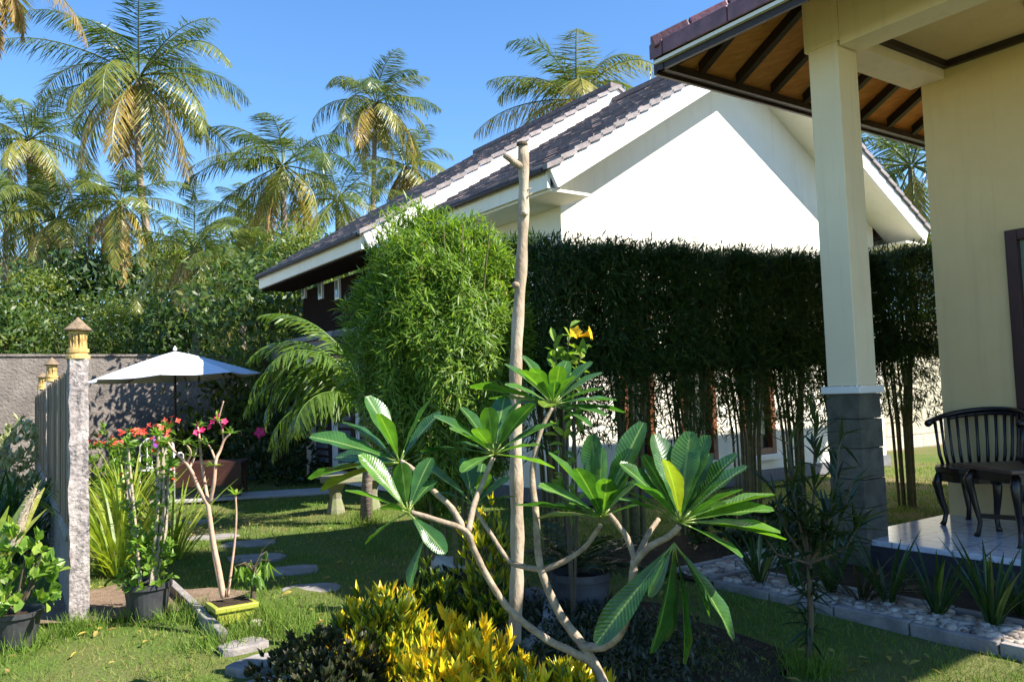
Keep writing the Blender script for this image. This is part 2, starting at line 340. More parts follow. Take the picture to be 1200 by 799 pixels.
M['plumeria'] = leafm('plumeria_leaf', [(0, (.022, .072, .022)), (.5, (.045, .125, .026)), (.85, (.10, .21, .03)), (1, (.22, .21, .03))], .32, .24, .6, (2.0, 2.3, .55), veins=True)
M['croton'] = leafm('croton_leaf', [(0, (.03, .075, .012)), (.4, (.09, .15, .02)), (.6, (.36, .38, .02)), (.85, (.66, .56, .02)), (1, (.70, .46, .02))], .3, .35, .4, (1.5, 1.4, .6))
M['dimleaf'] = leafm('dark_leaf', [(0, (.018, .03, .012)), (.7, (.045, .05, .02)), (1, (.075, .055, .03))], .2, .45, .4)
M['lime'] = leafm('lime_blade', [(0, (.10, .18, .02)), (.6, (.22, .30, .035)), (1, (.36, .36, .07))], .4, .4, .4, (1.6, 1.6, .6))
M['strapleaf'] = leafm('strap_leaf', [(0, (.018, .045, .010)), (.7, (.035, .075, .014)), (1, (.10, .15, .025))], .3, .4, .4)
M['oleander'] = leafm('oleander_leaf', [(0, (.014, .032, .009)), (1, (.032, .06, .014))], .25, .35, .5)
M['shrub'] = leafm('shrub_leaf', [(0, (.05, .12, .015)), (.6, (.12, .22, .03)), (1, (.25, .32, .05))], .35, .4, .4)
M['varieg'] = leafm('variegated_leaf', [(0, (.12, .18, .05)), (.6, (.38, .42, .20)), (1, (.58, .56, .36))], .3, .5, .3, (1.2, 1.2, .8))
M['coconut'] = surf('coconut_husk', (.22, .19, .05), (.14, .10, .03), 6, .6)
M['spine'] = surf('spiny_stem', (.42, .36, .27), (.24, .19, .12), 40, .8, .004, 90)

# ------------------------------------------------------------------ the setting: ground, path
g = MB(); n = 90
xs = np.concatenate([[-400, -120, -40], np.linspace(-14, 16, n), [40, 120, 400]]); ys = np.concatenate([[-60, -15], np.linspace(-4, 24, n), [40, 90, 400]])
X, Y = np.meshgrid(xs, ys); Z = 0.018 * np.sin(X * 2.1 + 1) * np.cos(Y * 1.7) - 0.012 + .008 * np.sin(X * 5 + Y * 4)
nx, ny = len(xs), len(ys)
ii, jj = np.meshgrid(np.arange(nx - 1), np.arange(ny - 1)); b = (jj * nx + ii).ravel()
g.add(np.stack([X.ravel(), Y.ravel(), Z.ravel()], 1), np.stack([b, b + 1, b + nx + 1, b + nx], 1))
tag(g.build('ground', M['ground'], smooth=True), kind='structure')
g = MB()
a, b = gnd(150, 590), gnd(392, 576); d = nrm(b - a); w = np.cross([0, 0, 1], d) * .32
g.prism([a - w, b - w, b + w, a + w], (0, 0, .035), uns=False)
tag(g.build('path', M['pave'], bevel=.006), kind='structure')
g = MB(); q = [W(4.03, 5.0, .012), W(4.03, -2, .012), W(5.2, -2, .012), W(5.2, 5.0, .012)]
g.prism(q, (0, 0, .012), uns=False); tag(g.build('flower_bed_soil', M['soil']), kind='structure')

# ------------------------------------------------------------------ second bungalow (white gable across the hedge)
def slope(mb, ua, za, half, mm, n0, n1, side, rows, mat=0, tw=.21):
    L_ = half / rows
    for r in range(rows):
        a0, a1 = half - r * L_, half - (r + 1) * L_ - .05
        k = int(round((n1 - n0) / tw)); st = (n1 - n0) / k
        for j in range(k):
            dz = rng.normal(0, .003); p0, p1 = n0 + j * st + .002, n0 + (j + 1) * st - .002
            q = []
            for (aa, lift) in ((a0, .045), (max(a1, 0), .012)):
                q.append((ua + side * aa, za - mm * aa + lift + dz))
            bt = [(q[0][0], p0, q[0][1] - .022), (q[0][0], p1, q[0][1] - .022), (q[1][0], p1, q[1][1] - .022), (q[1][0], p0, q[1][1] - .022)]
            tp = [(x, y, z + .024) for x, y, z in bt]
            if side > 0: bt, tp = bt[::-1], tp[::-1]
            mb.hexa(bt, tp, mat, rng.uniform(0, 1))
MM = .6125
def gable_roof(root, name, ua, za, half, n0, n1, ov_n, rows):
    r_ = MB()
    for sd in (-1, 1): slope(r_, ua, za + .03, half + .05, MM, n0 + .06, n1, sd, rows)
    r_.box(ua - .12, ua + .12, n0 + .02, n1, za + .01, za + .085, 0, .6)
    rf = r_.build(name, M['rooftile'], root)
    for sd in (-1, 1):
        e = ua + sd * half; ze = za - MM * half
        v = MB(); kk = 20
        for i in range(kk):
            h0, h1 = half + .06 - i * (half + .06) / kk, half + .06 - (i + 1) * (half + .06) / kk - .03
            q = [(ua + sd * h0, za - MM * h0 + .05), (ua + sd * max(h1, 0), za - MM * max(h1, 0) + .02)]
            bt = [(q[0][0], n0 - .035, q[0][1] - .03), (q[0][0], n0 + .17, q[0][1] - .03), (q[1][0], n0 + .17, q[1][1] - .03), (q[1][0], n0 - .035, q[1][1] - .03)]
            tp = [(x, y, z + .058) for x, y, z in bt]
            if sd > 0: bt, tp = bt[::-1], tp[::-1]
            v.hexa(bt, tp, 0, rng.uniform(0, 1))
        v.build('verge_tiles', M['verge'], rf)
        b_ = MB(); hv = .25
        pl = [(ua, n0, za), (e, n0, ze), (e + sd * .0 - sd * .10, n0, ze - hv + .06), (ua, n0, za - hv)]
        b_.prism(pl if sd < 0 else pl[::-1], (0, .05, 0))
        b_.build('barge_board', M['board'], rf, bevel=.006)
        s2 = MB()                                                           # sloping soffit slab inside the overhang
        pl = [(ua, n0 + .052, za - .20), (e - sd * .12, n0 + .052, ze - .20 + MM * .12), (e - sd * .12, n0 + .052, ze - .24 + MM * .12), (ua, n0 + .052, za - .24)]
        s2.prism(pl if sd < 0 else pl[::-1], (0, ov_n, 0))
        s2.build('soffit', M['cream2'], rf)
        f_ = MB()
        f_.box(min(e, e - sd * .04), max(e, e - sd * .04), n0 + .052, n1, ze - .19, ze - .005)
        f2 = MB(); f2.box(min(e - sd * .045, e - sd * .575), max(e - sd * .045, e - sd * .575), n0 + .052, n1, ze - .215, ze - .185); f2.build('eave_soffit', M['matdark'] if n0 > 9 else M['cream2'], rf)
        f_.build('eave_box', M['cream2'], rf)
        gt = MB(); gt.tube([W(e + sd * .05, n0 + .05, ze - .01), W(e + sd * .05, n1, ze - .01)], .03, 8); gt.build('gutter', M['dark'], rf)
    return rf
h2 = thing('bungalow', 'white bungalow across the hedge with a sunlit gable and dark tiled roofs', 'house', W(8.8, 9, 0))
UA, ZA = 8.80, 5.822
wl = MB()
def gable_wall(mb, ua, za, u0, u1, n0, n1, holes=()):
    zt = lambda u: za - .22 - MM * abs(u - ua)
    cuts = sorted({u0, u1, ua} | {x for h in holes for x in h[:2]})
    for a, b in zip(cuts[:-1], cuts[1:]):
        hz = [h for h in holes if h[0] <= a + 1e-6 and h[1] >= b - 1e-6]
        spans = [(0, None)] if not hz else [(0, hz[0][2]), (hz[0][3], None)]
        for z0, z1 in spans:
            pl = [(a, n0, z0), (b, n0, z0), (b, n0, zt(b) if z1 is None else z1), (a, n0, zt(a) if z1 is None else z1)]
            mb.prism(pl, (0, n1 - n0, 0))
wins = [(6.50, 7.02, .36, 2.3), (7.48, 8.10, .36, 2.3), (8.62, 9.26, .36, 2.3)]
NW = 7.13
gable_wall(wl, UA, ZA, 5.70, 11.90, NW, NW + .18, wins)
wl.box(5.70, 5.88, NW + .181, 9.8, 0, 3.4); wl.box(11.72, 11.90, NW + .181, 9.8, 0, 3.4)
wl.build('front_wall', M['cream2'], h2)
p_ = MB(); p_.box(5.66, 11.94, NW - .04, NW - .002, 0, .16); p_.box(5.66, 5.698, NW, 9.4, 0, .16); p_.build('plinth', M['plinth'], h2)
for u0, u1, z0, z1 in wins:
    f_ = MB(); t = .085
    f_.box(u0, u0 + t, NW - .02, NW + .10, z0, z1); f_.box(u1 - t, u1, NW - .02, NW + .10, z0, z1)
    f_.box(u0 + t, u1 - t, NW - .018, NW + .10, z1 - t, z1); f_.box(u0 + t, u1 - t, NW - .018, NW + .10, z0, z0 + t)
    wf = f_.build('window', M['redwood'], h2, bevel=.004)
    q_ = MB(); q_.box(u0 + t, u1 - t, NW + .06, NW + .07, z0 + t, z1 - t); q_.build('pane', M['glass'], wf)
    c = MB(); k = 9
    for i in range(k):
        a = u0 + t + .02 + i * .022; c.box(a, a + .02, NW + .09 + .012 * (i % 2), NW + .11 + .012 * (i % 2), z0 + .1, z1 - .1)
    c.build('curtain', M['board'], wf)
    sl_ = MB(); sl_.box(u0 - .06, u1 + .06, NW - .09, NW - .003, z0 - .07, z0 - .002); sl_.build('sill', M['white'], wf, bevel=.005)
gable_roof(h2, 'front_roof', UA, ZA, 3.68, 6.556, 9.50, NW - 6.61, 21)
gable_roof(h2, 'rear_roof', UA, 6.08, 4.45, 9.45, 13.6, .5, 24)
w2 = MB(); gable_wall(w2, UA, 6.08, 5.0, 12.6, 9.9, 10.05); w2.box(12.45, 12.6, 10.051, 13.3, 0, 3.2); w2.build('rear_wall', M['cream2'], h2)
w3 = MB(); w3.box(5.0, 5.12, 10.051, 13.3, 2.35, 3.12); w3.box(4.97, 5.699, 9.86, 9.898, 2.45, 3.12); w3.build('timber_cladding', M['matdark'], h2)
w4 = MB(); w4.box(5.02, 5.14, 10.051, 13.3, 0, 2.348); w4.build('side_wall', M['white'], h2)
for px, wd_ in ((358, .16), (378, .16), (398, .16)):
    a, z = un(onU(px, 338, 4.975))[1:]; f_ = MB(); f_.box(4.96, 4.998, a, a + wd_, z - .16, z + .16); vw = f_.build('vent_window', M['whitemetal'], h2)
    f_ = MB(); f_.box(4.952, 4.958, a + .03, a + wd_ - .03, z - .13, z + .13); f_.build('pane', M['gglass'], vw)
for a, b in ((9.93, 10.05),):
    pass
cn = MB(); cn.box(4.3, 4.97, 10.4, 13.1, 2.12, 2.20); cn.build('canopy', M['plinth'], h2, bevel=.01)
cn = MB(); cn.box(4.36, 4.96, 10.46, 13.04, 1.95, 2.118); cn.build('canopy_beam', M['dark'], h2)
for n0 in (10.5, 11.3, 12.2):
    f_ = MB(); f_.box(4.99, 5.018, n0, n0 + .6, .2, 1.9); d_ = f_.build('louvre_door', M['dark'], h2)
    f_ = MB()
    for z in np.arange(.3, 1.82, .11): f_.box(4.965, 4.988, n0 + .07, n0 + .53, z, z + .07)
    f_.build('slats', M['plinth'], d_)

# ------------------------------------------------------------------ near bungalow with the porch (right)
h1 = thing('porch_bungalow', 'cream bungalow with tiled porch, stone footed column and orange timber eaves', 'house', W(7, 1.5, 0))
UW, NF = 6.56, 3.43
wl = MB()
wl.box(UW, UW + .15, 2.87, NF, .0, 4.4); wl.box(UW, UW + .15, 1.75, 2.87, 2.36, 4.4); wl.box(UW, UW + .15, -1.2, 1.75, 0, 4.4)
wl.box(UW + .151, 10.4, NF - .15, NF, 0, 4.2); wl.box(10.25, 10.4, -1.2, NF - .151, 0, 4.2); wl.box(UW + .151, 10.249, -1.2, -1.05, 0, 4.2)
wl.build('wall', M['cream'], h1)
d_ = MB()
for q in ((2.785, 2.868, .2, 2.36), (1.75, 1.83, .2, 2.36)): d_.box(UW - .03, UW + .1, q[0], q[1], q[2], q[3])
d_.box(UW - .028, UW + .1, 1.831, 2.784, 2.28, 2.36); d_.box(UW + .0, UW + .05, 1.831, 2.784, .2, .42); d_.box(UW, UW + .05, 2.27, 2.34, .42, 2.28)
dr = d_.build('door', M['maroon'], h1, bevel=.004)
q_ = MB(); q_.box(UW + .02, UW + .03, 1.831, 2.27, .42, 2.28); q_.box(UW + .02, UW + .03, 2.34, 2.784, .42, 2.28); q_.build('pane', M['gglass'], dr)
fl = MB(); fl.box(5.17, UW - .002, -1.2, 3.46, .03, .2); fl.build('porch_floor', M['tile'], h1, bevel=.004)
fl = MB(); fl.box(5.20, UW - .004, -1.18, 3.43, -.05, .028); fl.build('plinth', M['pplinth'], h1)
fs = MB(); fs.box(5.155, 5.169, -1.2, 3.46, -.02, .165); fs.build('floor_riser', M['pplinth'], h1)
cu_, cn_, hw = 5.25, 3.37, .117
cl = MB(); cl.box(cu_ - hw, cu_ + hw, cn_ - hw, cn_ + hw, 1.24, 3.66); col = cl.build('column', M['cream3'], h1, bevel=.006)
cl = MB()
zz = -.02; k = 0
while zz < 1.18:                                                              # stacked stone courses, each a little proud or shy
    hh = (.20, .23, .19, .21)[k % 4]; e = hw + .012 + rng.uniform(-.005, .005); sp = rng.uniform(-.08, .08); gp = .004
    z1 = min(zz + hh, 1.185)
    cl.box(cu_ - e, cu_ + e, cn_ - e, cn_ + e, zz + gp, z1, 0, rng.uniform(0, 1)); zz += hh; k += 1
cl.build('stone_cladding', M['cladding'], col, bevel=.004)
cl = MB(); cl.box(cu_ - .15, cu_ + .15, cn_ - .15, cn_ + .15, 1.187, 1.238); cl.build('cap', M['white'], col, bevel=.006)
bm_ = MB(); bm_.box(5.133, 5.367, -1.0, 3.235, 3.62, 4.0); bm_.box(5.133, UW - .002, 3.237, 3.52, 3.66, 4.05); bm_.build('beam', M['cream3'], h1, bevel=.004)
ce = MB(); ce.box(5.369, UW - .003, -1.0, 3.235, 3.79, 3.83); ce = ce.build('ceiling', M['cream'], h1)
tr = MB(); tr.box(UW - .045, UW - .004, -1.0, 3.19, 3.735, 3.788); tr.box(5.372, UW - .004, 3.192, 3.234, 3.735, 3.788); tr.build('trim', M['dark'], ce)
dl_ = MB(); dl_.lathe([(.05, 0), (.05, .03), (.042, .03), (.040, .005), (.01, .004)], W(6.0, 2.35, 3.755), 20); dl_.build('downlight', M['dark'], h1, smooth=False)
# hip roof: eave rectangle, 30 degree planes
E0, E1, F0, F1, ZE = 4.46, 12.4, -1.35, 4.34, 3.78
KM = .56; hip = min(E1 - E0, F1 - F0) / 2; ur0, ur1, nm, zr = E0 + hip, E1 - hip, (F0 + F1) / 2, ZE + hip * KM
rf = MB()
def hipface(a, b, c, d, th, rows, mb, mat=0):          # a,b eave ends; c above b, d above a
    a, b, c, d = [np.array(x, float) for x in (a, b, c, d)]
    for r in range(rows):
        t0, t1 = r / rows, min(1, (r + 1.12) / rows)
        p, q, s, t = a + (d - a) * t0, b + (c - b) * t0, b + (c - b) * t1, a + (d - a) * t1
        up = np.array([0, 0, 1.0])
        mb.hexa([p + up * .035, q + up * .035, s + up * .008, t + up * .008], [p + up * (.035 + th), q + up * (.035 + th), s + up * (.008 + th), t + up * (.008 + th)], mat, rng.uniform(.2, .8))
A_, B_, C_, D_ = (E0, F0, ZE), (E1, F0, ZE), (E1, F1, ZE), (E0, F1, ZE); R0, R1 = (ur0, nm, zr), (ur1, nm, zr)
hipface(D_, A_, R0, R0, .03, 18, rf); hipface(C_, D_, R0, R1, .03, 18, rf); hipface(A_, B_, R1, R0, .03, 18, rf); hipface(B_, C_, R1, R1, .03, 18, rf)
rf = rf.build('roof', M['rooftile'], h1)
sh = MB()
for q in ((D_, A_, R0), (C_, D_, R0, R1), (A_, B_, R1, R0), (B_, C_, R1)):
    v = np.array(q, float); dn = v.copy(); k = len(v)
    sh.add(np.vstack([v + [0, 0, .004], v - [0, 0, .012]]), [tuple(range(k)), tuple(range(k, 2 * k))[::-1]], uns=True)
sh.build('sheathing', M['ply'], rf)
et = MB(); x = F0                                                             # purple tile ends along the left eave
while x < F1 - .05:
    w_ = .62; x1 = min(x + w_, F1 + .03); et.hexa([(E0 - .055, x, ZE - .02), (E0 - .055, x1 - .008, ZE - .02), (E0 + .25, x1 - .008, ZE + .11), (E0 + .25, x, ZE + .11)][::1],
        [(E0 - .055, x, ZE + .10), (E0 - .055, x1 - .008, ZE + .10), (E0 + .25, x1 - .008, ZE + .235), (E0 + .25, x, ZE + .235)], 0, rng.uniform(0, 1)); x += w_
et.build('eave_tiles', M['purple'], rf, bevel=.008)
hp = MB(); P0, P1 = np.array(W(E0 - .02, F1 + .02, ZE + .09)), np.array(W(*R0)) + [0, 0, .09]
for i in range(14):
    a, b = P0 + (P1 - P0) * i / 14, P0 + (P1 - P0) * (i + .98) / 14
    hp.bar(a, b, .22, .09, tint=rng.uniform(0, 1))
hp.build('hip_tiles', M['purple'], rf, bevel=.012)
fa = MB(); fa.box(E0 + .0, E1, F1 + .004, F1 + .035, ZE - .12, ZE + .03); fa.box(E0 - .005, E1, F1 - .07, F1 + .0, ZE - .10, ZE - .04)
fa.build('fascia', M['dark'], rf, bevel=.003)
fa = MB(); fa.box(E0 - .03, E0 + .0, F0, F1, ZE - .05, ZE - .024); fa.build('eave_strip', M['board'], rf)
fa = MB(); fa.box(E0 + .002, E0 + .03, F0, F1, ZE - .10, ZE - .052); fa.build('fascia', M['dark'], rf)
for u in np.arange(E0 + .42, E1 - .3, .44):
    r0 = MB(); n1 = max(nm, F1 - (u - E0)) if u < ur0 else NF - .2
    n1 = max(n1, NF - .25)
    z = lambda n_: ZE + (F1 - n_) * KM
    r0.hexa([(u - .03, F1 - .07, z(F1 - .07) - .10), (u + .03, F1 - .07, z(F1 - .07) - .10), (u + .03, n1, z(n1) - .10), (u - .03, n1, z(n1) - .10)],
            [(u - .03, F1 - .07, z(F1 - .07) - .014), (u + .03, F1 - .07, z(F1 - .07) - .014), (u + .03, n1, z(n1) - .014), (u - .03, n1, z(n1) - .014)])
    r0.build('rafter', M['dark'], rf)
hr = MB(); a, b = np.array(W(E0 + .05, F1 - .05, ZE - .04)), np.array(W(E0 + 1.4, F1 - 1.4, ZE + 1.4 * KM - .06)); hr.bar(a, b, .07, .09); hr.build('hip_rafter', M['dark'], rf)

# ------------------------------------------------------------------ walls and fence
bw = MB(); x = -14.0
bw.box(-14, 9.0, 17.0, 17.25, -.3, 2.22); bwt = thing('boundary_wall', 'long rough grey concrete wall at the back of the garden behind the umbrella', 'wall', W(-3, 17.1, 0))
bw.build('wall_body', M['backwall'], bwt)
cpm = MB(); cpm.box(-14.02, 9.02, 16.97, 17.28, 2.223, 2.27); cpm.build('coping', M['backwall'], bwt, bevel=.01)
t = thing('block_wall', 'low pale block wall between the two bungalows, seen past the chair', 'wall', W(14, 9, 0))
b_ = MB(); b_.box(11.95, 20, 8.6, 8.8, -.1, 2.35); b_.build('wall_body', M['block'], t); b_ = MB(); b_.box(11.95, 20, 8.57, 8.83, 2.353, 2.42); b_.build('coping', M['block'], t)
UU_, NN_ = UU, NN
fp1, fp3 = at(93, 600, 4.96), at(47, 600, 12.9)
NN = nrm((fp3 - fp1) * [1, 1, 0]); UU = np.array([NN[1], -NN[0], 0]); UF = float(fp1 @ UU)
ft = thing('fence', 'grey brown board fence on a low stone base with lantern topped stone posts', 'fence', W(UF, fp1 @ NN, 0))
ZP = 1.555
n1_ = float(fp1 @ NN); posts = [n1_, n1_ + 4.3, n1_ + 8.0]
for i, n_ in enumerate(posts):
    p_ = MB(); k = 26; zs = np.linspace(-.05, ZP, k); V = []; hw = .052
    ring = [(-1, -1), (-.33, -1), (.33, -1), (1, -1), (1, -.33), (1, .33), (1, 1), (.33, 1), (-.33, 1), (-1, 1), (-1, .33), (-1, -.33)]
    for z in zs:
        for x, y in ring:
            j = rng.uniform(-.008, .008, 2); V.append((UF + x * hw + j[0] - .01 * (z / 1.6), n_ + y * hw + j[1], z))
    q = 12; F = [(a * q + b, a * q + (b + 1) % q, (a + 1) * q + (b + 1) % q, (a + 1) * q + b) for a in range(k - 1) for b in range(q)] + [tuple(range((k - 1) * q, k * q))]
    p_.add(V, F, uns=True); po = p_.build('post', M['poststone'], ft)
    c = W(UF - .01, n_, ZP)
    la = MB(); la.lathe([(.085, 0), (.085, .025), (.07, .03), (.07, .045), (.078, .05), (.078, .075), (.062, .08)], c, 20)
    for a in np.arange(8) * math.pi / 4: la.bar(c + np.array([.052 * math.cos(a), .052 * math.sin(a), .08]), c + np.array([.052 * math.cos(a + .35), .052 * math.sin(a + .35), .19]), .02, .02); la.bar(c + np.array([.052 * math.cos(a), .052 * math.sin(a), .19]), c + np.array([.052 * math.cos(a + .35), .052 * math.sin(a + .35), .08]), .02, .02)
    la.lathe([(.03, .08), (.03, .19)], c, 10); la.lathe([(.062, .19), (.066, .205), (.06, .212)], c, 20)
    la.v = [c + (v - c) * .8 for v in la.v]
    lo = la.build('lantern', M['lantern'], po)
    lr = MB(); lr.lathe([(.095, .212), (.1, .222), (.075, .245), (.045, .275), (.02, .3), (.008, .315), (.001, .32)], c, 22); lr.v = [c + (v - c) * .8 for v in lr.v]; lr.build('lantern_roof', M['lroof'], lo, smooth=False)
for a, b in ((posts[0] + .07, posts[1] - .07), (posts[1] + .07, posts[2] - .07), (posts[2] + .07, posts[2] + 3)):
    f_ = MB(); f_.box(UF - .05, UF + .05, a, b, -.1, .46); f_.hexa([(UF - .075, a, .462), (UF + .06, a, .462), (UF + .06, b, .462), (UF - .075, b, .462)], [(UF - .06, a, .52), (UF + .05, a, .52), (UF + .05, b, .52), (UF - .06, b, .52)])
    f_.build('base_wall', M['fencebase'], ft, bevel=.008)
    f_ = MB(); x = a + .02
    while x < b - .1:
        w_ = rng.uniform(.13, .17); f_.box(UF - .055 + rng.uniform(-.004, .004), UF - .035, x, x + w_, .53, ZP - .06 + rng.uniform(-.015, .015), 0, rng.uniform(0, 1)); x += w_ + .02
    f_.build('board_panel', M['fencewood'], ft, bevel=.002)
    f_ = MB(); f_.box(UF - .033, UF + .01, a, b, .66, .73); f_.box(UF - .033, UF + .01, a, b, 1.33, 1.40); f_.build('rail', M['fencewood'], ft)
UU, NN = UU_, NN_

# ------------------------------------------------------------------ palms
def frond(mb, base, az, el, L, nl, lw, droop, tint, hang=.5, ll=1.0, mat=0, stem=1, wind=(0, 0)):
    k = 16; pts = [np.array(base, float)]; e = el; st = L / k
    h = np.array([math.cos(az), math.sin(az), 0])
    for i in range(k):
        d = h * math.cos(e) + np.array([0, 0, math.sin(e)]) + np.array([wind[0], wind[1], 0]) * (i / k)
        pts.append(pts[-1] + nrm(d) * st); e -= droop * (0.35 + 1.3 * i / k) / k
        e = max(e, -1.5)
    pts = np.array(pts); mb.tube(pts, np.linspace(.035, .006, k + 1) * (L / 4), 4, stem, .5, cap=False)
    t = np.linspace(.14, .995, nl); i0 = np.minimum((t * k).astype(int), k - 1); fr = (t * k - i0)[:, None]
    P = pts[i0] * (1 - fr) + pts[i0 + 1] * fr; T = nrm(pts[i0 + 1] - pts[i0])
    side = np.cross(T, [0, 0, 1.0]); side = np.where(np.linalg.norm(side, axis=1, keepdims=True) < .15, np.cross(h, [0, 0, 1.0]), side); side = nrm(side); upv = np.cross(side, T)
    for sg in (-1, 1):
        D = T * rng.uniform(.45, .75, (nl, 1)) + side * sg * .8 + upv * .12 + np.array([0, 0, -1.0]) * hang * rng.uniform(.5, 1.3, (nl, 1)) + rng.normal(0, .07, (nl, 3)) + np.array([wind[0], wind[1], 0]) * .5
        LL = ll * np.sin(np.pi * (t * .86 + .12)) ** .6 * rng.uniform(.8, 1.1, nl)
        mb.scatter(T_LEAFLET, P, D, upv + rng.normal(0, .25, (nl, 3)), LL, lw * rng.uniform(.8, 1.2, nl), np.clip(tint + rng.normal(0, .06, nl), 0, 1), mat)
def crown(nf, L, seed, wind=(0, 0), yellow=0.0, dead=3, emin=-1.0):
    global rng
    keep = rng; rng = np.random.default_rng(seed); mb, db, cb = MB(), MB(), MB()
    for i in range(nf):
        q = (i + .5) / nf; az = i * 2.39996 + rng.normal(0, .15); el = 1.42 - (1.42 - emin) * q ** .85 + rng.normal(0, .08)
        tint = .26 + .38 * q + yellow * q + rng.normal(0, .08) + (.2 if q > .75 and rng.random() < .5 + yellow else 0)
        frond(mb, (.1 * math.cos(az), .1 * math.sin(az), .15 * (1 - q)), az, el, L * rng.uniform(.8, 1.08) * (.75 + .3 * min(1, q * 3)), 66, .036, rng.uniform(.9, 2.2), np.clip(tint, 0, .93), hang=.32 + .7 * q, wind=wind)
    for i in range(dead):
        frond(db, (0, 0, -.15), rng.uniform(0, 6.28), -.9 + rng.normal(0, .15), L * rng.uniform(.55, .75), 40, .045, .9, .97, hang=1.2, ll=.7)
    rng = keep
    return mb, db, cb
def make_palm(label, loc, top, bend, crownparts, r0=.17, r1=.11, name='coconut_palm', group='coconut palms behind the garden wall', nuts=0):
    t = thing(name, label, 'palm tree', loc, group)
    k = 18; s = np.linspace(0, 1, k); loc, top = np.array(loc, float), np.array(top, float)
    P = loc + (top - loc) * s[:, None] + np.array(bend)[None, :] * (s * (1 - s) * 4)[:, None]
    tb = MB(); rr = r1 + (r0 - r1) * (1 - s) ** 1.5; rr[0] *= 1.35; tb.tube(P, rr, 9, 0, jit=.05); tb.build('trunk', M['bark'], t, smooth=True)
    for nm_, me, rz, sc in crownparts:
        o = bpy.data.objects.new(nm_, me); COL.objects.link(o); o.parent = t; o.location = [float(x) for x in (top - loc)]; o.rotation_euler = (0, 0, rz); o.scale = (sc,) * 3
    for i in range(nuts):
        a = i * 2.4; r = rng.uniform(.2, .42); cb = MB(); cb.lathe([(.01, -.15), (.09, -.09), (.12, 0), (.09, .1), (.01, .15)], top + np.array([r * math.cos(a), r * math.sin(a), -.3 + rng.uniform(-.28, .15)]), 8)
        cb.build('coconut', M['coconut'], t, smooth=True)
    return t
CR = {}
for key, a in dict(full=(29, 4.3, 3, (.1, 0), .10, 1, -.95), full2=(26, 4.4, 33, (.2, 0), .06, 1, -.9), green=(23, 4.2, 5, (.1, 0), -.03, 1, -.85), green2=(20, 4.4, 35, (.3, .1), .02, 1, -.75), wind=(22, 4.0, 8, (.6, .1), .0, 2), thin=(24, 3.6, 9, (.28, 0), .10, 2, -1.0), droop=(24, 3.9, 12, (0, 0), .3, 5, -1.3), up=(20, 3.6, 14, (.12, .0), .34, 1, -.45), dead=(9, 3.6, 15, (0, 0), .9, 6, -1.4)).items():
    bs = crown(*a); lst = []
    for nm_, mb, mt in (('fronds', bs[0], [M['palm'], M['palm']]), ('dry_fronds', bs[1], [M['palm'], M['brownstem']])):
        o = mb.build(nm_, mt); me = o.data; bpy.data.objects.remove(o); lst.append((nm_, me))
    CR[key] = lst
# crown centre in the picture, distance, trunk foot pixel, crown kind, turn, scale, sideways bow of the trunk
PALMS = [
 ('tallest leaning coconut palm with golden hanging fronds, left of the garden', 163, 92, 27, 226, 372, 'full', .3, 1.0, -.9),
 ('coconut palm with yellowed crown just above the lantern post', 66, 258, 27, 80, 408, 'full', 2.2, .72, .1),
 ('coconut palm with pale green fronds at the left edge of the photo', 34, 165, 36, 40, 400, 'full2', 1.0, .95, .0),
 ('short dark trunked palm with yellow drooping fronds under the tallest palm', 141, 238, 25, 150, 408, 'droop', .5, .62, .0),
 ('palm with upright wind blown dark fronds, right of the tallest palm', 331, 196, 29, 337, 400, 'wind', 2.9, .92, .0),
 ('slim grey stemmed coconut palm rising highest above the white roof edge', 440, 122, 40, 434, 400, 'thin', .4, 1.05, .0),
 ('palm half hidden by the slim grey stemmed one, its crown low over the roof edge', 475, 196, 44, 480, 400, 'droop', 3.0, 1.0, .0),
 ('green palm with low crown between the wind blown palm and the roof edge', 395, 235, 36, 398, 400, 'green2', 4.0, .85, .0),
 ('palm with arching yellow green fronds standing behind the tiled roof ridge', 676, 118, 24, 672, 400, 'up', 1.25, .9, .0),
 ('palm seen between the porch column and the cream wall', 1068, 196, 24, 1072, 420, 'green', 1.7, .85, .0),
 ('low palm with dark arching fronds above the middle of the garden wall', 228, 292, 19.5, 230, 420, 'green2', 5.2, .48, .0),
 ('short green palm low behind the wall, left of the bungalow eave', 285, 318, 19, 284, 420, 'green', .2, .46, .0),

 ('palm with hazy green crown furthest left behind the yellowed palm', 8, 250, 31, 2, 410, 'green2', 2.6, .8, .0),
 ('pale palm low behind the wind blown palm', 296, 262, 38, 300, 405, 'full2', 3.9, .8, .0),
]
for lab, px, py, Y, bx, by, key, rz, sc, bow in PALMS:
    top = at(px, py, Y); foot = at(bx, by, Y); f = (top[2] - (-.1)) / max(.5, top[2] - foot[2]); foot = np.array([top[0] + (foot[0] - top[0]) * min(f, 2.2), Y, -.1])
    make_palm(lab, foot, top, (bow, 0, 0), [(n_, me, rz, sc) for n_, me in CR[key]], .16 * max(sc, .7), .11 * max(sc, .7), nuts=11 if 'tallest leaning' in lab else 0)
# a nearer palm whose hanging dead fronds cut into the upper left corner
top = at(-12, -60, 15); foot = np.array([at(0, 180, 15)[0] - .1, 15, -.1])
make_palm('near palm trunk with dark dead fronds hanging in the upper left corner', foot, top, (0, 0, 0), [(n_, me, .9, .62) for n_, me in CR['dead']], .13, .10)

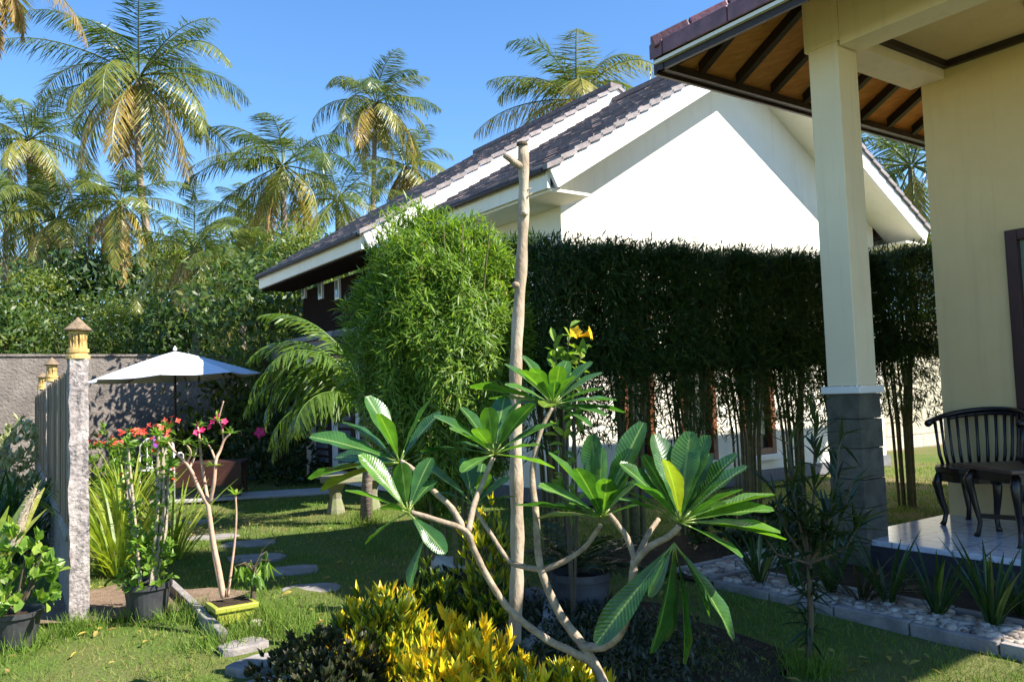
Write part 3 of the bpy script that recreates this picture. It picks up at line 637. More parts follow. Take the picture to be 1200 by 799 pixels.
# ------------------------------------------------------------------ broadleaf trees behind the wall
def tree_meshes(seed, w, h, nl, lsz):
    global rng
    keep = rng; rng = np.random.default_rng(seed); L_, T_ = MB(), MB(); P, Nn = [], []
    T_.tube([(0, 0, -.1), (.05, 0, h * .3), (-.05, .05, h * .6)], [.14, .10, .06], 8)
    for i in range(34):
        a = rng.uniform(0, 6.28); q = rng.uniform(.12, 1); r = w * .5 * math.sqrt(rng.uniform(0, 1)) * math.sin(math.pi * min(.95, q * .75 + .18)); c = np.array([r * math.cos(a), r * math.sin(a), h * q])
        if i % 3 == 0: T_.tube([(0, 0, h * .3 * q), c * [.6, .6, .8], c], [.05, .03, .012], 5)
        m = int(nl / 34 * rng.uniform(.5, 1.5)); cl = rng.normal(0, 1, (m, 3)) * [.34, .34, .20] * (w / 3.2); P.append(c + cl * rng.uniform(.7, 1.15)); Nn.append(nrm(cl + [0, 0, .5]))
    P, Nn = np.vstack(P), np.vstack(Nn); P[:, 2] = np.maximum(P[:, 2], .1); m = len(P)
    L_.scatter(T_LEAF2, P, Nn * .4 + rvec(m), Nn + rvec(m) * .6, lsz * rng.uniform(.7, 1.3, m), lsz * .42 * rng.uniform(.8, 1.2, m), np.clip(rng.normal(.5, .25, m), 0, 1))
    rng = keep
    return L_, T_
TR = []
for a in ((21, 3.6, 4.2, 8500, .12), (22, 3.0, 5.0, 8000, .10), (23, 4.2, 3.6, 8500, .15)):
    l, t = tree_meshes(*a); lst = []
    for nm_, mb, mt in (('crown', l, M['tree']), ('trunk', t, M['brownstem'])):
        o = mb.build(nm_, mt); lst.append((nm_, o.data)); bpy.data.objects.remove(o)
    TR.append(lst)
M['tree2'] = leafm('tree_leaf_light', [(0, (.05, .09, .012)), (.6, (.12, .17, .025)), (1, (.24, .23, .05))], .35, .45, .4)
M['tree3'] = leafm('tree_leaf_dark', [(0, (.015, .04, .010)), (.7, (.035, .07, .016)), (1, (.08, .10, .02))], .25, .45, .4)
TREES = [(-25, 318, 22, 0), (8, 345, 20, 2), (42, 312, 23, 1), (84, 345, 21, 0), (112, 290, 25, 2), (140, 352, 20.5, 1), (176, 310, 23, 0), (204, 275, 26, 1), (232, 345, 20.5, 2), (262, 300, 23, 1), (292, 340, 21, 0), (322, 318, 24, 2), (355, 300, 27, 0), (390, 290, 30, 1), (60, 290, 33, 0), (150, 292, 34, 1), (240, 285, 34, 2), (-10, 290, 34, 1), (320, 280, 37, 0), (440, 275, 40, 2), (1100, 262, 26, 1), (1045, 282, 24, 0), (352, 262, 16.2, 1), (318, 300, 15.9, 2)]
W_ = ['broad leaved', 'tall leafy', 'low spreading']
for i, (px, py, Y, kd) in enumerate(TREES):
    top = at(px, py, Y); h0 = (4.2, 5.0, 3.6)[kd]; sc = (top[2] + .1) / h0 / 1.08
    where = ('between bungalow gable and porch wall' if px > 1000 else 'in the far green row beyond the wall' if Y >= 28 else 'close behind the garden wall' if Y > 17 else ('rising behind the bungalow roof edge' if kd == 1 else 'in the shade between the bungalow and the garden wall'))
    row = lambda q: 0 if q[0] > 1000 else 1 if q[2] >= 28 else 2 if q[2] > 17 else 3
    mates = sorted(q[0] for q in TREES if row(q) == row(TREES[i])); k_ = mates.index(px)
    nth = 'leftmost' if k_ == 0 else 'rightmost' if k_ == len(mates) - 1 else ('second', 'third', 'fourth', 'fifth', 'sixth', 'seventh', 'eighth', 'ninth', 'tenth', 'eleventh', 'twelfth', 'thirteenth', 'fourteenth')[k_ - 1] + ' from left'
    t = thing('broadleaf_tree', '%s green tree %s' % (W_[kd], where) + (', ' + nth if Y > 17 else ''), 'tree', (top[0], Y, -.05), 'green trees ' + where if Y > 17 else None)
    for nm_, me in TR[kd]:
        if nm_ == 'crown' and i % 5 in (0, 2, 4): me = me.copy(); me.materials[0] = M['tree3' if i % 5 == 4 else 'tree2']
        o = bpy.data.objects.new(nm_, me); COL.objects.link(o); o.parent = t; o.rotation_euler = (0, 0, i * 1.7); o.scale = (max(.85, sc * .9), max(.85, sc * .9), sc)

# ------------------------------------------------------------------ bamboo hedge
def bamboo_mass(mb, fn, ntw, llen, per=7):
    """fn(n) -> points and outward vectors on / in the clipped mass; a spray of narrow leaves hangs at each"""
    P, O = fn(ntw); m = len(P)
    for j in range(per):
        D = nrm(O * .7 + rvec(m) * .75 + np.array([0, 0, -.35]) )
        B = P + rvec(m) * .05
        L_ = llen * rng.uniform(.6, 1.25, m)
        mb.scatter(T_BAMBOO, B, D, O + np.array([0, 0, .8]) + rvec(m) * .5, L_, L_ * rng.uniform(.11, .16, m), np.clip(rng.normal(.5, .2, m), 0, 1))
def canes(mb, n, w, d, z1, r=.012):
    for i in range(n):
        a, b = rng.uniform(-w, w), rng.uniform(-d, d); x, y = rng.normal(0, .12, 2)
        mb.tube([(a * .55, b * .5, -.05), (a * .65, b * .6, z1 * .35), (a + x * .4, b + y * .4, z1 * .7), (a * 1.3 + x, b * 1.3 + y, z1)], [r, r, r * .8, r * .3], 6)
def boxmass(w, d, z0, z1, rnd):
    def fn(n):
        q = rng.uniform(-1, 1, (n, 3)); f = rng.random(n); ax = rng.integers(0, 3, n); near = f < .75
        for k in range(3): q[near & (ax == k), k] = np.sign(q[near & (ax == k), k]) * rng.uniform(.82, 1.03, (near & (ax == k)).sum())
        O = np.where(np.abs(q) > .75, np.sign(q), q * .3); O[:, 2] = np.maximum(O[:, 2], -.2)
        low = q[:, 2] < 0; wig = 1 + rnd * np.sin(q[:, [0]] * 4 + q[:, [1]] * 3)
        P = np.stack([q[:, 0] * w * wig[:, 0], q[:, 1] * d * wig[:, 0], z0 + (q[:, 2] * .5 + .5) * (z1 - z0)], 1)
        ragged = low & (rng.random(n) < .45); P[ragged, 2] -= rng.uniform(0, 1, ragged.sum()) ** 1.8 * .75; P[ragged, 2] += 0 * rng.uniform(0, .45, ragged.sum())
        return P, nrm(O)
    return fn
HW = 5.05                                              # centre line of the hedge
def px_top(px, py, n): return un(onN(px, py, n))
BM = []
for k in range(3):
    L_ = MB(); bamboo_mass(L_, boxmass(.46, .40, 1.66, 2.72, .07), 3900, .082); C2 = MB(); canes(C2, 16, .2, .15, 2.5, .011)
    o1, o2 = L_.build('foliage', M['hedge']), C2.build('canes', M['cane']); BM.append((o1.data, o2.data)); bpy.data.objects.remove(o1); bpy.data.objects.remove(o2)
ordn = ['first', 'second', 'third', 'fourth', 'fifth', 'sixth', 'seventh']
u0_ = un(onN(648, 400, HW))[0]
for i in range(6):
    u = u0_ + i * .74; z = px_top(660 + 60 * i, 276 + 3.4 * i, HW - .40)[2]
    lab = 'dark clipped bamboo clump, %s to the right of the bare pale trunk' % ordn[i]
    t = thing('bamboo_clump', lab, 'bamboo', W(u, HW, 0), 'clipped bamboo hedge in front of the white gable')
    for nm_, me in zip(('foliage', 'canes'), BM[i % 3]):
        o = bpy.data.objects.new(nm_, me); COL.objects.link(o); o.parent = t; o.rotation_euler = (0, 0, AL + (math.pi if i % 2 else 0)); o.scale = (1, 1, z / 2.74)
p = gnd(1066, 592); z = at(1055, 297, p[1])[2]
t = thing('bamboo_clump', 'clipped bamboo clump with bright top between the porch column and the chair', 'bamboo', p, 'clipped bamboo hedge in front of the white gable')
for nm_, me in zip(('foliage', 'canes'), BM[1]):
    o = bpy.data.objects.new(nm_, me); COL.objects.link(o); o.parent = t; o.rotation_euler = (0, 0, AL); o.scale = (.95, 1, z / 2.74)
# the big rounded sunlit clump at the hedge's left end
ctr = at(516, 420, 5.65); ztop = at(512, 243, 5.5)[2]
def ell(n):
    o = rvec(n); o[:, 2] *= np.where(o[:, 2] < 0, .9, 1); q = np.where(rng.random(n) < .8, rng.uniform(.86, 1.04, n), rng.uniform(.3, .9, n))[:, None]
    sq = np.sign(o) * np.abs(o) ** .92; wob = 1 + .07 * np.sin(o[:, [0]] * 5 + o[:, [2]] * 4) + .05 * np.sin(o[:, [1]] * 7 + 2)
    hol = np.sin(o[:, [0]] * 9 + 1) * np.sin(o[:, [1]] * 8 + .5) * np.sin(o[:, [2]] * 7 + 2); wob = wob * np.where(hol > .22, .84, 1) * np.where(hol < -.35, 1.05, 1)
    P = sq * q * wob * np.array([.60, .52, 1.02]) * np.where(o[:, [2]] < 0, 1 + .38 * o[:, [2]] * np.array([[1, 1, 0]]), 1); P[:, 2] += ztop - 1.05
    return P, nrm(o)
t = thing('bamboo_clump', 'big rounded bright green bamboo clump at the left end of the hedge', 'bamboo', (ctr[0], ctr[1] + .1, 0), 'clipped bamboo hedge in front of the white gable')
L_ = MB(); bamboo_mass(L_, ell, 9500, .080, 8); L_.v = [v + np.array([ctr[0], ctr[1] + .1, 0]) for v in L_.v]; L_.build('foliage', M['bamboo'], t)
C2 = MB(); canes(C2, 16, .35, .3, 2.4); C2.v = [v + np.array([ctr[0], ctr[1] + .1, 0]) for v in C2.v]; C2.build('canes', M['cane'], t)

# ------------------------------------------------------------------ areca palm with bright hanging fronds
p = gnd(428, 613); t = thing('areca_palm', 'areca palm with arching bright fronds in front of the dark porch', 'palm tree', p)
s0 = at(430, 470, p[1]); tb = MB(); tb.tube([p, (p + s0) / 2 + [.02, 0, 0], s0], [.06, .05, .04], 10); tb.build('trunk', M['bark'], t, smooth=True)
fb = MB()
for az, el, L_, dr, hg in ((math.pi * .98, 1.15, 2.0, 2.3, .5), (math.pi * 1.04, .95, 1.9, 2.6, .7), (math.pi * 1.1, .75, 1.7, 2.8, .8), (math.pi * .93, .55, 1.6, 2.5, .9), (math.pi * 1.25, 1.1, 1.7, 2.2, .6), (math.pi * .75, 1.0, 1.6, 2.0, .5), (.3, 1.2, 1.6, 1.8, .5), (-.6, .9, 1.4, 2.0, .6), (1.4, 1.2, 1.5, 1.8, .5), (math.pi * 1.02, 1.3, 2.0, 1.7, .4), (math.pi * 1.15, .3, 1.5, 1.9, .9), (math.pi * 1.02, .1, 1.5, 1.7, .9), (math.pi * 1.3, .5, 1.5, 2.2, .8), (math.pi * .99, .7, 1.9, 2.2, .8)):
    frond(fb, s0 - [0, 0, .05], az + rng.normal(0, .06), el, L_ * .80, 38, .027, dr, .62, hang=hg, ll=.36, stem=1)
fb.build('fronds', [M['areca'], M['shrub']], t)

# ------------------------------------------------------------------ bare trunk in the middle
p = np.array(gnd(601, 775)); q = at(612, 170, p[1])
t = thing('bare_trunk', 'tall bare pale trunk sawn off at the top with one small side stub', 'tree trunk', p)
tb = MB(); s = np.linspace(0, 1, 40); Pp = p + (q - p) * s[:, None] + np.stack([.012 * np.sin(s * 9), .01 * np.cos(s * 7), 0 * s], 1); Pp[0, 2] -= .04
rr = .034 - .008 * s + .0028 * np.sin(s * 60) + rng.uniform(-.001, .001, 40); tb.tube(Pp, rr, 14, 0, jit=.03); tb.build('trunk', M['palebark'], t, smooth=True)
for nm_, zf, off in (('side_stub', .955, (-.085, -.03, .055)), ('knot', .86, (.026, -.03, .003)), ('knot', .72, (-.03, -.026, .0)), ('knot', .50, (.02, -.036, .004)), ('twig', .905, (.05, -.01, .015)), ('twig', .885, (.055, -.02, .04))):
    c = p + (q - p) * zf; kb = MB(); e = c + np.array(off); r = .017 if nm_ != 'twig' else .004; kb.tube([c, c + (e - c) * .6, e], [r * 1.15, r, r * .85], 8); kb.build(nm_, M['palebark'], t, smooth=True)
pb = MB(); pb.tube([q - [0, 0, .002], q + [.0, 0, .012]], [.029, .027], 12); pb.build('sawn_top', M['brownstem'], t)

# ------------------------------------------------------------------ plumeria (the big-leaved shrub in front)
def path3(pts, k=6):
    P = np.array([at(*p) for p in pts]); out = []
    n = len(P)
    for i in range(n - 1):
        p0, p1, p2, p3 = P[max(i - 1, 0)], P[i], P[i + 1], P[min(i + 2, n - 1)]
        for t in np.linspace(0, 1, k, endpoint=(i == n - 2)):
            out.append(.5 * ((2 * p1) + (-p0 + p2) * t + (2 * p0 - 5 * p1 + 4 * p2 - p3) * t * t + (-p0 + 3 * p1 - 3 * p2 + p3) * t ** 3))
    return np.array(out)
pg = np.array(gnd(722, 838)); YP = pg[1]
pt = thing('plumeria_shrub', 'branching plumeria with rosettes of large glossy green leaves in the foreground', 'shrub', pg)
tb = MB()
def limb(pts, r0, r1):
    P = path3(pts); k = len(P); tb.tube(P, np.linspace(r0, r1, k) * (1 + .05 * np.sin(np.arange(k) * 2.3)), 10, jit=.04)
limb([(724, 842, YP), (705, 795, YP - .02), (684, 757, YP - .02), (655, 717, YP + .02), (633, 662, YP + .05), (628, 600, YP + .10), (624, 552, YP + .14), (634, 505, YP + .16), (648, 478, YP + .17)], .022, .009)
limb([(694, 776, YP - .02), (668, 762, YP - .05), (640, 748, YP - .07), (600, 717, YP - .1), (575, 682, YP - .14), (556, 645, YP - .17), (546, 622, YP - .2), (515, 610, YP - .24), (482, 600, YP - .26)], .0165, .009)
limb([(548, 628, YP - .19), (530, 596, YP - .12), (508, 575, YP - .08), (488, 553, YP - .05), (470, 540, YP - .02)], .0125, .009)
limb([(549, 622, YP - .19), (556, 590, YP - .12), (568, 560, YP - .06), (578, 536, YP - .04)], .0125, .009)
limb([(633, 667, YP + .05), (615, 664, YP + .1), (596, 656, YP + .16), (575, 625, YP + .24), (556, 596, YP + .30)], .0125, .008)
limb([(637, 667, YP + .05), (662, 657, YP + .03), (686, 640, YP + .01), (704, 615, YP - .02)], .0125, .009)
limb([(682, 757, YP - .02), (707, 757, YP - .07), (726, 742, YP - .12), (737, 712, YP - .15), (741, 680, YP - .17), (744, 655, YP - .18)], .018, .015)
limb([(744, 655, YP - .18), (736, 632, YP - .14), (722, 612, YP - .10), (714, 602, YP - .09)], .0125, .009)
limb([(745, 657, YP - .18), (762, 640, YP - .22), (784, 628, YP - .26), (796, 616, YP - .28)], .014, .011)
limb([(748, 650, YP - .18), (760, 625, YP - .12), (772, 608, YP - .08)], .012, .009)
tb.build('branches', M['plumbark'], pt, smooth=True)
def rosette(base, tips, axis, wr=.32, extra=0, tint=.5):
    mb = MB(); B = at(*base); ax = nrm(np.array(axis, float)); P, D, Nn, L_, tn = [], [], [], [], []
    T_ = [(at(px, py, base[2] + dy), v) for px, py, dy, v in tips]
    for e in range(extra):
        a = rng.uniform(0, 6.28); r = rng.uniform(.10, .22); T_.append((B + ax * rng.uniform(.05, .2) + np.array([r * math.cos(a), r * math.sin(a), 0]), tint + rng.normal(0, .12)))
    for tp, v in T_:
        d = tp - B; l = np.linalg.norm(d); d = d / l; ra = d - ax * (d @ ax); rl = np.linalg.norm(ra)
        n = ax * rl - (ra / max(rl, 1e-3)) * (d @ ax)
        P.append(B + d * .02); D.append(d); Nn.append(n + rng.normal(0, .22, 3)); L_.append(l); tn.append(v)
    L_ = np.array(L_); wd = np.clip(L_ * wr * 1.04, .038, .108) * rng.uniform(.92, 1.08, len(L_))
    mb.scatter(T_OBOV, P, D, Nn, L_, wd, tn)
    st = MB()
    for d, l, b in zip(D, L_, P): mb.tube([b - np.array(d) * .02, b + np.array(d) * l * .12], [.004, .003], 5, 0, .95)
    mb.build('leaf_rosette', M['plumeria'], pt, smooth=True)
YA = YP
# leaf tips as measured (pixel x, pixel y, metres nearer/farther than the shoot, leaf tint)
rosette((478, 600, YA - .26), [(430, 533, .02, .75), (414, 570, -.03, .7), (446, 590, -.16, .35), (500, 538, .10, .3), (505, 560, .16, .4), (430, 628, .06, .85), (517, 640, -.1, .3), (470, 545, -.08, .6)], (-.15, -.2, .95), .33)
rosette((468, 542, YA - .02), [(372, 504, -.02, .35), (438, 466, .03, .5), (496, 467, -.02, .55), (410, 490, .10, .2), (508, 482, .08, .25), (425, 542, -.14, .3), (450, 486, -.1, .7), (520, 522, .06, .2), (395, 528, .16, .25), (366, 545, .3, .2), (380, 560, .28, .95)], (-.05, -.15, 1), .33)
rosette((579, 532, YA - .04), [(518, 484, .0, .3), (548, 478, .06, .2), (602, 470, .02, .6), (590, 466, .10, .35), (640, 493, .02, .5), (572, 480, -.08, .75), (536, 500, -.10, .65), (645, 540, -.04, .85), (545, 545, -.16, .6), (626, 516, -.12, .55), (560, 500, -.14, .8), (500, 520, .12, .2)], (.02, -.1, 1), .34, 4)
rosette((648, 474, YA + .17), [(600, 425, .02, .4), (620, 417, .08, .3), (628, 432, -.10, .75), (662, 424, .09, .4), (686, 424, .02, .5), (698, 434, .04, .45), (716, 462, .02, .5), (706, 480, -.04, .3), (640, 470, -.22, .9), (600, 448, -.06, .6), (668, 440, -.12, .8), (608, 470, .04, .5), (580, 460, -.06, .6), (690, 492, -.1, .3), (726, 474, .06, .25), (655, 430, -.12, .85), (560, 446, .1, .7)], (.05, -.1, 1), .34, 4)
rosette((556, 592, YA + .30), [(500, 540, .0, .2), (520, 575, -.02, .2), (545, 540, .06, .3), (590, 560, .0, .7), (570, 555, -.1, .8), (600, 578, .06, .3), (516, 606, .06, .2), (565, 545, .1, .3)], (0, -.1, 1), .33)
rosette((706, 606, YA - .02), [(655, 530, .0, .6), (641, 565, -.05, .65), (614, 582, -.06, .3), (700, 530, .05, .6), (730, 528, .04, .35), (636, 600, .04, .95), (712, 560, -.14, .7), (680, 548, -.1, .5), (745, 560, .02, .3), (690, 596, -.2, .3), (748, 494, .12, .15), (690, 512, .12, .3), (740, 590, -.06, .5)], (-.1, -.12, 1), .34, 4)
rosette((797, 612, YA - .28), [(738, 542, .0, .35), (762, 536, .05, .45), (775, 513, .04, .3), (805, 511, .02, .6), (821, 512, .06, .55), (788, 540, -.12, .95), (824, 532, .08, .3), (852, 530, .02, .2), (864, 542, .05, .2), (897, 570, .02, .75), (898, 588, -.03, .6), (907, 612, -.08, .85), (914, 618, -.02, .8), (866, 642, -.12, .55), (752, 562, -.12, .5), (746, 575, .04, .6), (840, 560, -.08, .5), (735, 580, -.04, .55)], (.06, -.14, 1), .34, 4)
rosette((790, 636, YA - .27), [(765, 693, -.04, .3), (700, 746, -.05, .25), (776, 764, .03, .1), (816, 768, .06, .2), (866, 738, -.04, .35), (838, 712, .08, .25), (792, 742, .10, .05)], (.25, -.25, .9), .24)  # hanging leaves, given darker tints to stand in for shade
rosette((500, 625, YA - .22), [(477, 680, -.03, .45)], (0, -.3, 1), .35)

# ------------------------------------------------------------------ pots and small plants
def pot(name, prof, c, mat, parent, seg=28): mb = MB(); mb.lathe(prof, c, seg); return mb.build(name, mat, parent, smooth=False)
def soil_disc(c, r, z, parent): mb = MB(); mb.lathe([(r, z - .01), (r * .6, z + .008), (.01, z + .012)], c, 18); mb.build('soil', M['soil'], parent)
def petals(mb, c, ax, r, n=5, tint=.5, mat=0):
    ax = nrm(np.array(ax, float)); x = nrm(np.cross(ax, [.3, .5, .8])); y = np.cross(ax, x); a = np.arange(n) * 2 * math.pi / n + rng.uniform(0, 6)
    D = np.cos(a)[:, None] * x + np.sin(a)[:, None] * y + ax * .35
    mb.scatter(T_LEAF, np.repeat([c], n, 0), D, np.repeat([ax], n, 0), r, r * .8, tint, mat)
def tuft(mb, c, n, L0, L1, wd, up=.9, spread=.9, tm=T_BLADE, r=.05, tint=(.5, .2), lean=(0, 0)):
    a = rng.uniform(0, 6.28, n); s = rng.uniform(.1, spread, n)
    D = np.stack([np.cos(a) * s + lean[0], np.sin(a) * s + lean[1], np.full(n, up) + 0 * a], 1)
    P = np.asarray(c, float) + np.stack([np.cos(a) * r * rng.random(n), np.sin(a) * r * rng.random(n), 0 * a], 1)
    Nn = np.stack([-np.cos(a) * .6, -np.sin(a) * .6, s + .5], 1)
    mb.scatter(tm, P, D, Nn, rng.uniform(L0, L1, n), wd * rng.uniform(.8, 1.2, n), np.clip(rng.normal(*tint, n), 0, 1))
def bushy(mb, c, rx, ry, rz, nt, per, L_, wd, tm=T_LEAF, tint=(.5, .2), up=.3, fill=.75):
    o = rvec(nt); o[:, 2] = np.abs(o[:, 2]) * 1.0; q = np.where(rng.random(nt) < fill, rng.uniform(.8, 1.08, nt), rng.uniform(.2, .8, nt))[:, None]
    P = np.asarray(c, float) + o * q * np.array([rx, ry, rz]) * (1 + .12 * np.sin(o[:, [0]] * 6 + o[:, [1]] * 5 + c[0]))
    for j in range(per):
        D = o * .8 + rvec(nt) * .8 + [0, 0, up]
        mb.scatter(tm, P + rvec(nt) * L_ * .2, D, o + rvec(nt) * .5 + [0, 0, .3], L_ * rng.uniform(.6, 1.2, nt), wd * rng.uniform(.8, 1.2, nt), np.clip(rng.normal(*tint, nt), 0, 1))

# black pot with crown-of-thorns, right of the stone post
p = gnd(173, 722); t = thing('potted_plant', 'tall red flowering plant in a small black pot beside the stone post', 'potted plant', p)
pp_ = pot('pot', [(.10, 0), (.105, .0), (.128, .17), (.14, .175), (.14, .205), (.128, .205), (.12, .16)], p, M['blackpot'], t); soil_disc(p, .118, .17, t)
st, lf, fl = MB(), MB(), MB()
for k in range(9):
    a = rng.uniform(0, 6.28); h = rng.uniform(.55, .95); b = p + [.04 * math.cos(a), .04 * math.sin(a), .17]; e = p + np.array([.13 * math.cos(a), .1 * math.sin(a), .17 + h]); mid = (b + e) / 2 + rng.normal(0, .015, 3); st.tube([b, mid, e], [.012, .011, .008], 6)
    n = 46; tt = rng.uniform(.1, 1, n)[:, None]; lf.scatter(T_LEAF, b + (e - b) * tt, rvec(n) + [0, 0, .3], rvec(n) + [0, 0, 1], rng.uniform(.04, .075, n), .026, np.clip(rng.normal(.45, .2, n), 0, 1))
    lf.scatter(T_LEAF, np.repeat([e], 12, 0), rvec(12) + [0, 0, .7], rvec(12) + [0, 0, 1], .07, .028, .6)
    if k < 6:
        fl = MB()
        for j in range(7): petals(fl, e + rng.normal(0, .028, 3) + [0, 0, .045], rvec(1)[0] + [0, -.5, 1], .02, 4, rng.random())
        fl.build('flower_head', M['coral'], t)
bushy(lf, p + [0, 0, .2], .15, .14, .28, 90, 3, .06, .026)
st.build('stems', M['spine'], t); lf.build('leaves', M['shrub'], t)

# lime grassy clump behind it
for px, py, nb, l0, l1, lab in ((140, 672, 90, .55, 1.0, 'tall lime green strappy clump between the stone post and the black pot'), (205, 655, 34, .5, .85, 'looser lime green strappy clump arching over the lawn right of the black pot'), (150, 612, 90, .5, .95, 'lime green strappy clump further back, left of the path')):
    p = gnd(px, py); t = thing('strappy_clump', lab, 'grass clump', p); mb = MB()
    tuft(mb, p, nb, l0, l1, .022, 1.0, .75, T_BLADE, .12, (.5, .22)); tuft(mb, p, nb // 3, l0 * .7, l1 * .8, .02, .5, 1.0, T_BLADE, .1, (.6, .2)); mb.build('blades', M['lime'], t)
# red flowered shrubs at the back left
for px, py, h, w, lab in ((122, 600, .80, .35, 'red flowering shrub just right of the stone post, behind the lime blades'), (158, 592, .85, .3, 'taller shrub capped with orange red flowers in front of the white garden chair')):
    p = gnd(px, py); t = thing('flowering_shrub', lab, 'shrub', p); lf, fl = MB(), MB(); bushy(lf, p + [0, 0, .1], w, w, h, 150, 6, .085, .03, tint=(.4, .2))
    for k in range(15):
        a = rng.uniform(0, 6.28); r = w * .8 * math.sqrt(rng.random()); c = p + np.array([r * math.cos(a), r * math.sin(a), h + .1 - r * .35 + rng.uniform(-.05, .06)])
        fl = MB()
        for j in range(3): petals(fl, c + rng.normal(0, .012, 3), [0, -.4, 1] + rvec(1)[0] * .5, .032, 5, rng.random())
        fl.build('flower_head', M['coral'], t)
    lf.build('leaves', M['shrub'], t)

# desert rose in the lime pot
p = gnd(272, 727); Yp = p[1]; t = thing('potted_desert_rose', 'bare limbed desert rose with red flowers in a square lime green pot', 'potted plant', p)
mb = MB(); b0, b1, hh = .08, .098, .105
def sq(r, z): return [W(0, 0) + p + UU * x * r * 1.15 + NN * y * r + [0, 0, z] for x, y in ((-1, -1), (1, -1), (1, 1), (-1, 1))]
mb.hexa(sq(b0, 0), sq(b1, hh), uns=False); mb.hexa(sq(b1 + .008, hh - .03), sq(b1 + .01, hh + .002), uns=False); mb.build('pot', M['limepot'], t, bevel=.006)
mb = MB(); mb.hexa(sq(b1 - .012, hh - .01), sq(b1 - .015, hh + .006), uns=False); mb.build('soil', M['soil'], t)
tb, lf, fl = MB(), MB(), MB(); y = Yp
def al(pts, r0, r1):
    P = path3(pts, 5); tb.tube(P, np.linspace(r0, r1, len(P)), 8, jit=.04); return P[-1]
al([(262, 700, y), (257, 670, y), (250, 635, y), (245, 600, y), (243, 588, y)], .018, .013)
al([(260, 698, y + .03), (252, 660, y + .05), (246, 620, y + .04), (244, 598, y + .01)], .010, .007)
E_ = [al([(244, 592, y), (233, 572, y - .02), (225, 553, y - .04), (216, 540, y - .05), (204, 528, y - .06), (197, 518, y - .06)], .012, .006),
      al([(222, 549, y - .04), (228, 535, y), (231, 525, y + .02)], .007, .005), al([(218, 544, y - .04), (224, 530, y - .07), (218, 520, y - .09)], .006, .004),
      al([(244, 588, y), (240, 565, y + .04), (236, 540, y + .06), (234, 515, y + .07), (232, 500, y + .08)], .011, .006),
      al([(246, 588, y), (251, 565, y - .03), (253, 540, y - .02), (258, 528, y), (263, 515, y), (270, 508, y)], .012, .006),
      al([(253, 540, y - .02), (247, 525, y), (243, 520, y + .01)], .007, .004), al([(262, 516, y), (260, 500, y - .03), (255, 493, y - .03)], .006, .004),
      al([(255, 495, y - .03), (259, 480, y - .04), (262, 470, y - .05)], .005, .004)]
E2 = al([(267, 699, y + .05), (272, 660, y + .06), (275, 635, y + .07), (277, 605, y + .07), (276, 580, y + .07)], .008, .005); E_.append(E2)
for e in E_[:-2] + [E2] + [at(252, 546, y - .02), at(225, 535, y), at(240, 520, y + .05)]:
    n = 13; D = rvec(n); D[:, 2] = np.abs(D[:, 2]) * .8 + .1; lf.scatter(T_LANCE, np.repeat([e], n, 0), D, np.repeat([[0, 0, 1.0]], n, 0) + rvec(n) * .2, rng.uniform(.045, .08, n), .02, np.clip(rng.normal(.65, .2, n), 0, 1))
for px, py in ((232, 498), (250, 494), (237, 504), (263, 494), (255, 488), (246, 500), (230, 507), (262, 500)): fl = MB(); petals(fl, at(px, py, y - .04), [rng.normal(0, .5), -.8, .5], .022, 5, rng.random()); fl.build('flower', M['pink'], t)
tb.build('trunk', M['adenbark'], t, smooth=True); lf.build('leaves', M['shrub'], t)
p = gnd(297, 722); t = thing('small_sapling', 'small leafy sapling on a stub beside the lime green pot', 'shrub', p); tb, lf = MB(), MB()
tb.tube([p, p + [0, 0, .12], p + [.01, 0, .28]], [.02, .018, .008], 8); c = p + np.array([0, 0, .27])
for k in range(6):
    a = k * 1.05; e = c + np.array([.11 * math.cos(a), .11 * math.sin(a), rng.uniform(-.02, .10)]); tb.tube([c, (c + e) / 2 + [0, 0, .03], e], [.005, .004, .002], 5)
    n = 11; lf.scatter(T_LANCE, c + (e - c) * rng.uniform(.3, 1, (n, 1)), rvec(n) * .6 + [0, 0, -.9], rvec(n) + [0, 0, .3], rng.uniform(.07, .12, n), .028, np.clip(rng.normal(.5, .2, n), 0, 1))
tb.tube([c, c + [.06, .0, .12], c + [.14, 0, .19]], [.003, .002, .001], 4)
tb.build('stem', M['brownstem'], t); lf.build('leaves', M['shrub'], t)

# left edge: pot with a spiny stem, leaves, and shrubs beyond the fence
p = gnd(18, 757); t = thing('potted_plant', 'round leaved green plant with a pale spiny stem in a wide black pot', 'potted plant', p)
pot('pot', [(.085, 0), (.09, 0), (.125, .16), (.138, .165), (.138, .19), (.127, .19), (.118, .15)], p, M['blackpot'], t); soil_disc(p, .115, .16, t)
lf, st = MB(), MB(); bushy(lf, p + [.02, 0, .2], .19, .15, .36, 60, 4, .075, .045, T_LEAF, (.6, .2), .2)
for k in range(8): a = rng.uniform(0, 6.28); st.tube([p + [0, 0, .16], p + [.08 * math.cos(a), .08 * math.sin(a), .3], p + [.16 * math.cos(a), .12 * math.sin(a), .48]], [.008, .006, .004], 6)
lf.build('leaves', M['shrub'], t); st.build('stems', M['brownstem'], t)
a, b = at(16, 640, p[1]), at(42, 572, p[1] + .03); sp = MB(); sp.tube([a, (a + b) / 2 + [-.008, 0, .004], b], [.026, .022, .008], 10); n = 260; tt = rng.random((n, 1)); o = rvec(n)
sp.scatter(T_GRASS, a + (b - a) * tt + o * .018, o, rvec(n), rng.uniform(.015, .03, n), .004, .5); sp.build('spiny_stem', M['spine'], t)
